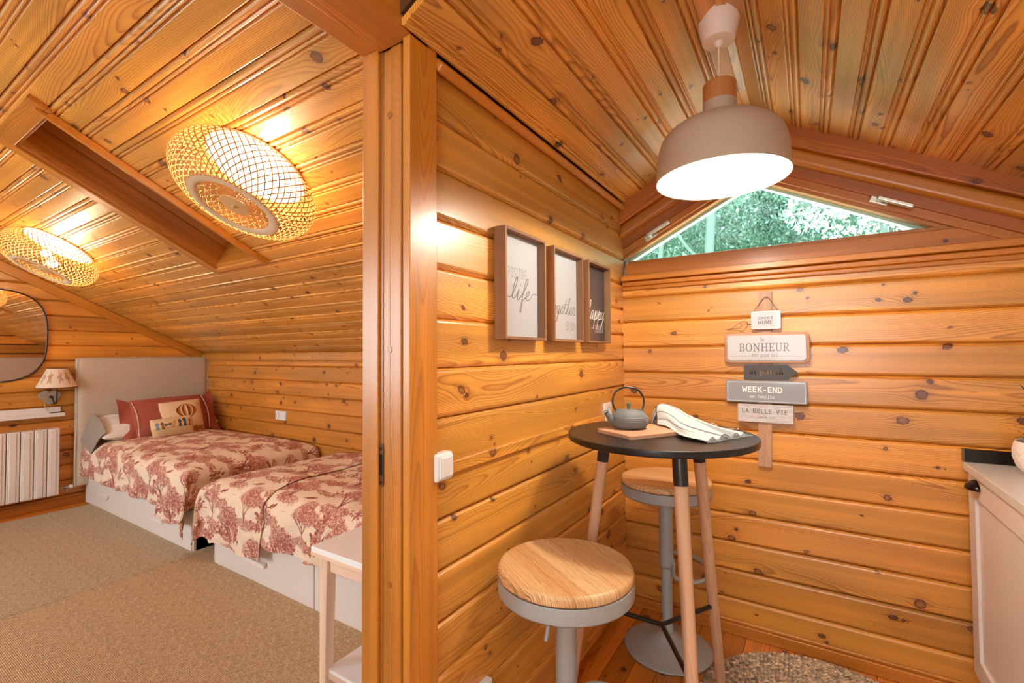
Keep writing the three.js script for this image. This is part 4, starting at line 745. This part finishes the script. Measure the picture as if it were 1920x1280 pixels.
{
  const white = clothMat({ color: 0xe6dcd4, bumpMap: fineWeave, bumpScale: .0002 });
  const w = thing('bed_pillow', 'plump white bed pillow with a grey banded hem hanging at its open end', 'pillow'); leaning(w, [-5.23, .665, -1.77], Math.PI / 2, -Math.PI / 2 + .34);
  part('pillow', pillowGeo(.62, .40, .19, 2), white, w);
  const band = surf((s, t) => { const q = s; return [-.285 - .075 * q, (t - .5) * (.36 - .03 * q), .045 * (1 - q) - .12 * q * q * 1.2 + .05 * Math.sqrt(Math.max(0, 1 - Math.pow((t - .5) * 2, 2))) * (1 - q)]; }, 14, 20);
  part('grey_band', thick(band, .006), clothMat({ color: 0x9a8b80, bumpMap: fineWeave, bumpScale: .0003 }), w);
  const red = clothMat({ color: 0xa2513f, bumpMap: fineWeave, bumpScale: .0003 });
  const r = thing('bed_pillow', 'long terracotta pillow sham with white piping leaning on the headboard', 'pillow'); leaning(r, [-5.09, .735, -1.985], Math.PI / 2, -.5, R(1.5));
  part('pillow', pillowGeo(.60, .38, .2, 5), red, r);
  for (const s of [-1, 1]) {
    const fl = surf((a, b) => [s * (.285 + .10 * a), (b - .5) * (.34 + .10 * a), -.018 * a + .022 * Math.sin(b * 7 + a * 2) * a], 8, 24); part('flange', thick(fl, .004), red, r);
    part('piping', tube([0, .25, .5, .75, 1].map((b) => [s * .287, (b - .5) * .345, .012 + .05 * Math.sin(b * Math.PI)]), .0032, 40, 8), std(0xe8d8c8, .9), r);
  }
  const bw = thing('bolster', 'slim cream bolster end showing in the bed corner beside the terracotta pillow', 'bolster', [-5.17, .62, -2.37]);
  part('cover', T(cyl(.021, .021, .12, 24), .03, .02, 0, 0, 0, Math.PI / 2 - .1), white, bw);
  // hot air balloon cushion
  const bt = canvasTex(1024, 1024, (x, W, H) => {
    x.fillStyle = '#e7c49a'; x.fillRect(0, 0, W, H); const rnd = mulberry(12); for (let i = 0; i < 9000; i++) { x.fillStyle = rnd() < .5 ? 'rgba(255,235,205,.12)' : 'rgba(150,105,60,.10)'; x.fillRect(rnd() * W, rnd() * H, 4, 2); }
    const cx = 600, cy = 330, rx = 265, ry = 185; x.save(); x.beginPath(); x.moveTo(cx - 70, cy + 260); x.bezierCurveTo(cx - 360, cy + 100, cx - 300, cy - ry, cx, cy - ry - 20); x.bezierCurveTo(cx + 300, cy - ry, cx + 360, cy + 100, cx + 70, cy + 260); x.closePath(); x.clip();
    const cols = ['#7a3a14', '#b0672b', '#e3b988', '#8a4519', '#c98a4c', '#f0d2a8', '#6f3412', '#b46a2e', '#e0b482', '#8a4519', '#c07c40'];
    for (let i = 0; i < 11; i++) { const a = -1 + i / 5.5, b = -1 + (i + 1) / 5.5; x.fillStyle = cols[i]; x.beginPath(); x.moveTo(cx, cy - ry - 20); x.bezierCurveTo(cx + a * 330, cy - 120, cx + a * 340, cy + 90, cx + a * 70, cy + 262); x.lineTo(cx + b * 70, cy + 262); x.bezierCurveTo(cx + b * 340, cy + 90, cx + b * 330, cy - 120, cx, cy - ry - 20); x.fill(); }
    x.restore(); x.strokeStyle = '#7a4a22'; x.lineWidth = 4; for (const d of [-60, -25, 25, 60]) { x.beginPath(); x.moveTo(cx + d, cy + 262); x.lineTo(cx + 30 + d * .5, cy + 470); x.stroke(); } x.fillStyle = '#8a4c1e'; x.fillRect(cx - 5, cy + 465, 72, 66);
    x.strokeStyle = '#7d3a2c'; x.lineCap = 'round'; for (let i = 0; i < 60; i++) { const a = -1.57 + (rnd() - .5) * 2.2, L = 60 + rnd() * 190; x.lineWidth = 3 + rnd() * 4; x.beginPath(); x.moveTo(180, 720); x.quadraticCurveTo(180 + Math.cos(a) * L * .3, 720 + Math.sin(a) * L * .6, 180 + Math.cos(a) * L, 720 + Math.sin(a) * L); x.stroke(); x.fillStyle = 'rgba(150,76,60,.8)'; x.beginPath(); x.ellipse(180 + Math.cos(a) * L, 720 + Math.sin(a) * L, 12, 7, a, 0, 7); x.fill(); }
    x.fillStyle = '#a9652a'; for (let i = 0; i < 160; i++) { x.beginPath(); x.ellipse(500 + rnd() * 500, 900 + rnd() * 110 - Math.abs(rnd() - .5) * 60, 14 + rnd() * 22, 6 + rnd() * 10, rnd() * 3, 0, 7); x.fill(); }
    x.strokeStyle = '#5a3418'; x.lineWidth = 5; for (const [a, b] of [[930, 170], [960, 240], [930, 620], [900, 120]]) { x.beginPath(); x.arc(a - 14, b, 16, Math.PI, 0); x.arc(a + 16, b, 16, Math.PI, 0); x.stroke(); }
  });
  const b = thing('throw_cushion', 'square cream cushion printed with a brown hot air balloon', 'cushion'); leaning(b, [-4.985, .725, -2.03], Math.PI / 2 - .05, -.32, R(3));
  part('cover', pillowGeo(.34, .31, .11, 8), clothMat({ map: bt }), b);
  const bd = canvasTex(1024, 512, (x, W, H) => {
    x.fillStyle = '#e2c49a'; x.fillRect(0, 0, W, H); x.strokeStyle = 'rgba(150,100,60,.45)'; x.lineWidth = 3; for (let i = -20; i < 60; i++) { x.beginPath(); x.moveTo(i * 26, H); x.lineTo(i * 26 + 230, H - 230); x.stroke(); x.beginPath(); x.moveTo(i * 26, H - 230); x.lineTo(i * 26 + 230, H); x.stroke(); }
    x.strokeStyle = '#7c5a3a'; x.lineWidth = 5; x.beginPath(); x.moveTo(40, 280); x.quadraticCurveTo(500, 320, 990, 280); x.stroke();
    const bird = (cx, cy, s, c, rot) => { x.save(); x.translate(cx, cy); x.rotate(rot); x.fillStyle = c; x.beginPath(); x.ellipse(0, -46 * s, 32 * s, 44 * s, 0, 0, 7); x.fill(); x.beginPath(); x.moveTo(-14 * s, -20 * s); x.lineTo(14 * s, -20 * s); x.lineTo(34 * s, 74 * s); x.lineTo(-34 * s, 74 * s); x.fill(); x.fillStyle = 'rgba(255,255,255,.5)'; for (let i = 0; i < 16; i++) { x.beginPath(); x.arc(((i * 37) % 44 - 22) * s, (-70 + (i * 53) % 120) * s, 4 * s, 0, 7); x.fill(); } x.restore(); };
    bird(120, 230, 1.3, '#6c87a0', 0); bird(235, 230, 1.2, '#8a3f22', -.1); bird(360, 210, 1.15, '#57574b', 1.45); bird(500, 220, 1.2, '#d2904a', .4); bird(650, 210, 1.3, '#2f3a4c', .05); bird(780, 200, 1.45, '#33435a', 0); bird(910, 220, 1.2, '#b4604a', .1);
  });
  const c = thing('throw_cushion', 'small oblong cream cushion with a row of patchwork birds', 'cushion'); leaning(c, [-4.81, .668, -1.885], Math.PI / 2 + .02, -.34, R(2));
  part('cover', pillowGeo(.33, .165, .09, 13), clothMat({ map: bd }), c);
}
{ // radiator, valve
  const t = thing('radiator', 'white column radiator on the headboard wall under the shelf', 'radiator', [XH + .02, .125, -.74]), m = phy(0xe6dad3, .35, { clearcoat: .3 });
  for (let i = 0; i < 14; i++) { const o = part('section', [T(box(.086, .565, .0745, .007, 3), .045, .2825, 0), T(box(.01, .545, .04, .004, 2), .088, .2825, .004)], m, t); o.position.z = -.543 + .0385 + i * .079; }
  part('valve', [rod([.045, .045, -.543], [.045, .045, -.60], .008, .008), rod([.045, .045, -.585], [.045, .045, -.612], .013, .013), rod([.045, .045, -.60], [.045, .01, -.60], .007, .007)], phy(0xb8b2aa, .25, { metalness: .9 }), t);
  part('valve_knob', T(lathe([[0, 0], [.012, .001], [.0165, .008], [.0165, .026], [.013, .032], [0, .033]], 24), .045, .045, -.61, -Math.PI / 2), m, t);
  part('bracket', T(box(.03, .03, .05, .003), .005, .1, -.45), m, t);
}
{ // picture ledge and the clip on it
  const t = thing('wall_shelf', 'narrow white picture ledge above the radiator', 'shelf', [XH, .79, -.76]), m = phy(0xe6dbd6, .4);
  part('back', T(box(.012, .075, 1.09, .002), .006, .0375, 0), m, t); part('bottom', T(box(.105, .012, 1.09, .002), .053, .006, 0), m, t); part('lip', T(box(.012, .03, 1.10, .002), .104, .015, 0), m, t);
  const k = thing('lamp_plug', 'small black plug lying on the right end of the picture ledge', 'plug', [XH + .06, .802, -1.255]); part('body', [T(box(.035, .014, .05, .005, 3), 0, .014, 0), T(box(.02, .012, .05, .005, 2), .005, .018, -.04)], mBlack, k);
}
{ // heart sconce
  const t = thing('wall_lamp', 'small wall lamp with a leaf-print cream shade on a grey wooden heart', 'lamp', [XH, .885, -1.234]);
  const s = new THREE.Shape(); s.moveTo(0, 0); s.bezierCurveTo(-.02, .02, -.068, .05, -.068, .084); s.bezierCurveTo(-.068, .125, -.012, .132, 0, .104); s.bezierCurveTo(.012, .132, .068, .125, .068, .084); s.bezierCurveTo(.068, .05, .02, .02, 0, 0);
  const g = new THREE.ExtrudeGeometry(s, { depth: .012, bevelEnabled: true, bevelSize: .004, bevelThickness: .004, bevelOffset: -.004, bevelSegments: 3 }); g.rotateY(Math.PI / 2); g.translate(.004, 0, 0);
  part('heart_plate', g, phy(0xa89480, .7), t);
  const iron = phy(0x16110f, .4);
  part('arm', [tube([[.018, .068, -.006], [.05, .062, -.008], [.068, .03, -.012], [.085, .012, -.018], [.102, .024, -.022], [.108, .06, -.022], [.108, .16, -.022]], .0055, 60, 10), T(new THREE.SphereGeometry(.012, 16, 12), .02, .068, -.006)], iron, t);
  const st = canvasTex(1024, 256, (x, w, h) => { x.fillStyle = '#f2dfc4'; x.fillRect(0, 0, w, h); const r = mulberry(9); for (let i = 0; i < 90; i++) { x.fillStyle = 'rgba(190,150,105,.14)'; x.fillRect(i * w / 90, 0, 5, h); }
    for (let row = 0; row < 3; row++) for (let i = 0; i < 11; i++) { const cx = (i + (row % 2) * .5 + .2 * r()) * w / 11, cy = 46 + row * 80; x.fillStyle = ['rgba(188,132,96,.75)', 'rgba(196,146,126,.75)'][(i + row) % 2]; for (let k = 0; k < 5; k++) { x.beginPath(); x.ellipse(cx + Math.cos(k * 1.2 + i) * 15, cy + Math.sin(k * 1.2 + i) * 15, 17, 8, k * 1.2 + i, 0, 7); x.fill(); } } });
  const sh = part('lamp_shade', T(lathe([[.133, 0], [.131, .006], [.064, .158], [.063, .163]], 72), .108, .152, -.022), new THREE.MeshPhysicalMaterial({ map: st, roughness: .85, transmission: .25, thickness: 0, side: THREE.DoubleSide }), t);
  part('trim', [T(new THREE.TorusGeometry(.133, .0028, 8, 72), .108, .153, -.022, Math.PI / 2), T(new THREE.TorusGeometry(.063, .0026, 8, 56), .108, .314, -.022, Math.PI / 2)], std(0x5a2f1c, .8), sh);
  part('cable', tube([[.006, .03, .03], [.012, -.01, .03], [.03, -.05, .015], [.055, -.076, -.008], [.06, -.078, -.02]], .002, 40, 8), std(0xe0c8a4, .6), t);
}
{ // mirror
  const t = thing('mirror', 'rounded square mirror with a thin dark rim on the headboard wall', 'mirror', [XH + .004, 1.095, -.85], Math.PI / 2), pts = [], a = .36, b = .375;
  for (let i = 0; i < 96; i++) { const q = i / 96 * 2 * Math.PI, c = Math.cos(q), s = Math.sin(q), e = 2 / 3.0; pts.push(new THREE.Vector2(Math.sign(c) * a * Math.pow(Math.abs(c), e), b + Math.sign(s) * b * Math.pow(Math.abs(s), e))); }
  part('glass', T(new THREE.ExtrudeGeometry(new THREE.Shape(pts), { depth: .008, bevelEnabled: false }), 0, 0, .004), std(0xe8e4e0, .015, { metalness: 1 }), t);
  part('rim', tube(pts.map((p) => [p.x, p.y, .012]), .006, 220, 8, true), std(0x2a1f19, .4), t);
}
{ // sisal carpets: two lengths meeting in a seam
  const sz = 512, tex = dataTex(sz, sz, (x, y) => { const c = 16, i = Math.floor(x / c), j = Math.floor(y / c), u = (x % c) / c - .5, v = (y % c) / c - .5, k = (i + j) % 2, a = k ? u : v, b = k ? v : u; const e = Math.cos(a * 3.0) * Math.cos(b * 2.2), n = nz(i * 3.1 + j * 7.7, j * 1.3), f = fbm(x * .9, y * .9); const L = (.62 + .44 * e) * (.8 + .3 * n) * (.85 + .3 * f); return [Math.min(255, 240 * L), Math.min(255, 214 * L), Math.min(255, 182 * L)]; });
  const bmp = dataTex(sz, sz, (x, y) => { const c = 16, i = Math.floor(x / c), j = Math.floor(y / c), u = (x % c) / c - .5, v = (y % c) / c - .5, k = (i + j) % 2, a = k ? u : v, b = k ? v : u, e = Math.cos(a * 3.0) * Math.cos(b * 2.2); return [255 * e, 255 * e, 255 * e]; }, false);
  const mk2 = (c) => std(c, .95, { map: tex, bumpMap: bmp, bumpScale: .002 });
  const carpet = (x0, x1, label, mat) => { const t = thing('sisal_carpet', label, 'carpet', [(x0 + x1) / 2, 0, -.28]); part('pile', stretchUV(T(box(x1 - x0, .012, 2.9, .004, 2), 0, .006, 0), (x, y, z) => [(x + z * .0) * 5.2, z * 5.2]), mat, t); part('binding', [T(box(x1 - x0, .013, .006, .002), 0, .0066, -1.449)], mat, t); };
  carpet(-5.31, -3.37, 'sisal carpet by the radiator, beyond the seam, its tint greyed to suggest cool daylight', mk2(0xf2efe8)); carpet(-3.366, -1.0, 'sisal carpet in front, nearer the doorway, tinted browner as if out of the cool daylight', mk2(0xffeeda));  // cool daylight at the far end is tinted into the two colours
}
{ // whitewashed side table
  const t = thing('side_table', 'white-topped side table with whitewashed legs at the foot of the door post', 'table', [-1.28, 0, -1.215]), ww = wood(paleSheet, 0xf0dcd0, { roughness: .55, clearcoat: .1 });
  const L = .55, W = .32, H = .60;
  part('tabletop', T(box(L, .022, W, .002), 0, H - .011, 0), phy(0xf2f2f0, .4, { clearcoat: .2 }), t);
  part('edge_band', board(L + .002, .014, W + .002, .001), ww, t).position.set(0, H - .026, 0);
  for (const [sx, sz] of [[-1, 1], [1, 1], [-1, -1], [1, -1]]) { const g = board(.042, H - .033, .042, .003), p = g.attributes.position; for (let i = 0; i < p.count; i++) { const k = (p.getY(i) + H / 2) / H; if (p.getX(i) * sx < 0) p.setX(i, p.getX(i) + sx * .010 * (1 - k)); if (p.getZ(i) * sz < 0) p.setZ(i, p.getZ(i) + sz * .008 * (1 - k)); } const o = part('leg', g, ww, t); o.position.set(sx * (L / 2 - .052), (H - .033) / 2, sz * (W / 2 - .036)); }
  for (const s of [-1, 1]) { part('apron', board(L - .15, .055, .018, .002), ww, t).position.set(0, H - .06, s * (W / 2 - .036)); part('apron', board(.018, .055, W - .11, .002), ww, t).position.set(s * (L / 2 - .052), H - .06, 0); }
  part('lower_shelf', T(box(L - .11, .014, W - .06, .002), 0, .155, 0), phy(0xeae0dc, .4), t); part('shelf_rail', board(L - .13, .02, .02, .002), ww, t).position.set(0, .14, W / 2 - .036);
}
// bamboo lamps on the slope: two families of winding strips, a woven cone under them, two bulbs
function bambooLamp(x, z, label, seed) {
  const y = EAVE + ROOF * (z - ZE), t = thing('bamboo_lamp', label, 'lamp', [x, y, z], 0, 'woven bamboo lamps on the bedroom ceiling');
  t.rotation.set(0, 0, 0); const up = V(0, 1, -ROOF).normalize(); t.quaternion.setFromUnitVectors(V(0, 1, 0), up);
  const rr = (s) => { const a = -1.25 + s * 2.5; return .112 + .152 * Math.cos(a * .98); }, yy = (s) => { const a = -1.25 + s * 2.5; return -.106 - .100 * Math.sin(a) / Math.sin(1.25); };
  const N = 58, tw = .85, strips = [], rnd = mulberry(seed);
  const ribbon = (f, n, w) => surf((a, b) => { const p = f(a), q = f(Math.min(1, a + .01)), r = f(Math.max(0, a - .01)), d = V(q[0] - r[0], q[1] - r[1], q[2] - r[2]).normalize(), out = V(p[3], p[4], p[5]).normalize(), sd = d.cross(out).normalize().multiplyScalar((b - .5) * w); return [p[0] + sd.x, p[1] + sd.y, p[2] + sd.z]; }, n, 1, (a) => [a, .5]);
  for (let i = 0; i < N; i++) for (const sg of [-1, 1]) { const ph = (i + rnd() * .18) / N * 2 * Math.PI; strips.push(ribbon((s) => { const a = ph + sg * tw * (s - .5), r = rr(s) + sg * .0012, Y = yy(s), d = -1.25 + s * 2.5; return [Math.cos(a) * r, Y, Math.sin(a) * r, Math.cos(a) * Math.cos(d), -Math.sin(d), Math.sin(a) * Math.cos(d)]; }, 20, .0044)); }
  const bam = new THREE.MeshPhysicalMaterial({ color: 0xb88446, roughness: .65, side: THREE.DoubleSide });
  part('woven_shade', strips, bam, t).userData.kind = 'stuff';
  const cone = [];
  for (let i = 0; i < 44; i++) for (const sg of [-1, 1]) { const ph = (i + rnd() * .3) / 44 * 2 * Math.PI; cone.push(ribbon((s) => { const a = ph + sg * 1.5 * s, r = .132 + (.05 - .132) * s; return [Math.cos(a) * r, -.200 + .010 * s + sg * .001, Math.sin(a) * r, 0, -1, 0]; }, 10, .0046)); }
  part('woven_bottom', cone, bam, t).userData.kind = 'stuff';
  const band = phy(0xe2c8a4, .6, { side: THREE.DoubleSide });
  part('bottom_ring', lathe([[.128, -.199], [.136, -.206], [.158, -.206], [.168, -.201]], 72), band, t); part('top_ring', lathe([[.15, -.006], [.164, -.004], [.166, -.012]], 64), band, t);
  part('centre_disc', [lathe([[0, -.1955], [.052, -.1955], [.055, -.193], [.052, -.1905], [0, -.1905]], 40), T(new THREE.SphereGeometry(.009, 16, 12), 0, -.198, 0)], phy(0xd9b078, .4), t);
  part('added_reflector', lathe([[0, -.02], [.12, -.02], [.185, -.012], [.19, -.004], [.19, 0], [0, 0]], 48), phy(0xf4ece2, .6), t);  // white reflector disc added behind the weave so its gaps look bright
  part('stem', rod([0, -.196, 0], [0, -.02, 0], .004, .004), band, t);
  for (const s of [-1, 1]) {
    part('bulb_holder', rod([s * .03, -.09, s * .015], [s * .062, -.10, s * .03], .014, .014), phy(0xeeeeea, .4), t);
    const b = part('bulb', T(new THREE.SphereGeometry(.026, 24, 16), s * .088, -.108, s * .042), std(0xffffff, .5, { emissive: 0xffe6bc, emissiveIntensity: 9 }), t); b.castShadow = false;
    const l = new THREE.PointLight(WARM, BULB_POWER, 0, 2); l.position.set(s * .088, -.108, s * .042); l.castShadow = true; l.shadow.radius = 1.2; t.add(l);
  }
}
bambooLamp(-1.83, -1.0, 'woven bamboo drum lamp on the sloping ceiling, nearest the doorway', 5);
bambooLamp(-4.25, -.99, 'woven bamboo drum lamp farther back, above the mirror at the left edge', 6);

// ================================================================ outside the gable window
{
  const rnd = mulberry(90), dum = new THREE.Object3D();
  const h = struct('hillside'); const hg = surf((s, t) => { const x = -26 + 52 * s, q = t; return [x, -2.5 + q * 16 + (fbm(s * 8, t * 6) - .5) * 1.4, -9 - q * 17]; }, 40, 24, (s, t) => [s * 12, t * 8]);
  part('slope', hg, std(0x6a8474, 1, { map: dataTex(256, 256, (x, y) => { const f = fbm(x * .12, y * .12) * .5 + fbm(x * .6, y * .6) * .5, v = 120 + f * 150; return [v * .8, Math.min(255, v), v * .82]; }), side: THREE.DoubleSide }), h);
  const leafGeo = (() => { const g = new THREE.BufferGeometry(); g.setAttribute('position', new THREE.Float32BufferAttribute([0, 0, 0, .5, .28, .1, 1, 0, 0, .5, -.28, .1], 3)); g.setAttribute('uv', new THREE.Float32BufferAttribute([0, .5, .5, 1, 1, .5, .5, 0], 2)); g.setIndex([0, 2, 1, 0, 3, 2]); g.computeVertexNormals(); return g; })();
  const leafMat = (c) => new THREE.MeshPhysicalMaterial({ color: c, roughness: .7, transmission: .35, thickness: 0, side: THREE.DoubleSide });
  function crown(parent, n, blobs, size, cols, mat) {
    const m = new THREE.InstancedMesh(leafGeo, mat, n), c = new THREE.Color();
    for (let i = 0; i < n; i++) {
      const b = blobs[Math.floor(rnd() * blobs.length)], a = rnd() * 6.283, u = rnd() * 2 - 1, q = Math.cbrt(.25 + .75 * rnd()), k = Math.sqrt(1 - u * u);
      dum.position.set(b[0] + Math.cos(a) * k * b[3] * q, b[1] + u * b[3] * .75 * q, b[2] + Math.sin(a) * k * b[3] * q); dum.rotation.set(rnd() * 6.3, rnd() * 6.3, rnd() * 6.3); dum.scale.setScalar(size * (.6 + rnd() * .8)); dum.updateMatrix(); m.setMatrixAt(i, dum.matrix);
      c.set(cols[Math.floor(rnd() * cols.length)]).multiplyScalar(.75 + rnd() * .5); m.setColorAt(i, c);
    }
    m.name = 'foliage'; m.userData.kind = 'stuff'; m.castShadow = m.receiveShadow = true; parent.add(m);
  }
  const green = ['#557060', '#6d8878', '#425e4e', '#93ae9f', '#5f7b6a'], bark = std(0x59665e, .9);
  const tree = (x, z, lean, label, cr, hgt, r, n) => {
    const t = thing('tree', label, 'tree', [x, -1.5, z]), p = [[0, 0, 0], [lean * .3, hgt * .35, 0], [lean * .55, hgt * .65, .1], [lean, hgt, 0]];
    part('trunk', tube(p, r, 40, 12), bark, t);
    for (let i = 0; i < 5; i++) { const y = hgt * (.45 + .11 * i), a = i * 2.1, L = 1.2 + rnd(); part('branch', tube([[lean * .5, y, 0], [lean * .5 + Math.cos(a) * L * .5, y + .25, Math.sin(a) * .4], [lean * .5 + Math.cos(a) * L, y + .8, Math.sin(a) * L * .5]], r * .35, 16, 7), bark, t); }
    crown(t, n * 2, cr, .11, green, leafMat(0xffffff));
  };
  tree(-2.35, -12.5, .6, 'pale-barked leaning tree in the middle of the window view', [[-1.4, 7.6, .4, 1.2], [1.6, 8.0, -.4, 1.1], [.2, 8.6, -.2, 1.3], [-2.2, 6.6, -.8, .9]], 9, .11, 2600);
  tree(-4.6, -13, -.3, 'slim tree at the left of the window view', [[0, 6.4, -.6, 1.3], [-1.2, 5.6, -.2, 1.2], [1.1, 5.8, -.8, 1.0], [.1, 7.6, 0, 1.2]], 8, .07, 3000);
  tree(-3.45, -12.2, .5, 'slim second tree between the two larger trunks outside', [[.8, 7.4, -.8, 1.1], [-.6, 6.9, -.9, 1.0], [1.6, 6.4, -1.0, .9]], 8, .06, 1800);
  tree(1.4, -14.5, .3, 'bushy tree at the right of the window view', [[-1.2, 6.6, 0, 1.5], [.6, 6.2, .3, 1.5], [-2.6, 6.0, -.4, 1.4], [1.8, 7.2, -.2, 1.4], [-.6, 8.2, 0, 1.4]], 8, .09, 5000);
  const b = thing('hedge', 'dense mass of light green undergrowth across the slope outside', 'hedge', [-1, 0, -15.5]); const blobs = []; for (let i = 0; i < 60; i++) blobs.push([-7 + rnd() * 14, .8 + rnd() * 6.4, -2.4 + rnd() * 3.6, .7 + rnd() * .6]); crown(b, 52000, blobs, .12, green, leafMat(0xffffff)); b.userData.kind = 'stuff';
  const w = thing('flowering_shrub', 'white-blossomed branches at the right corner of the window', 'shrub', [.62, 0, -7.2]);
  part('branch', [tube([[.6, 0, 0], [.5, 1.6, .1], [.1, 2.9, 0], [-.7, 3.25, .1]], .03, 30, 8), tube([[.5, 1.8, 0], [.9, 2.7, .2], [.7, 3.1, 0]], .02, 20, 8)], bark, w);
  crown(w, 1500, [[-.55, 3.15, 0, .34], [-.2, 3.0, .1, .42], [.3, 2.85, 0, .42], [.7, 2.8, .1, .4], [-.1, 3.35, -.1, .3]], .075, ['#c8c8c0', '#bdb9ad', '#b6bcae', '#d2d2cc', '#7f9a84'], leafMat(0xffffff));
}

scene.traverse((o) => { if (o.isMesh) { if (o.material.emissiveIntensity > 5) return; o.castShadow = true; o.receiveShadow = true; } });
renderer.render(scene, camera);
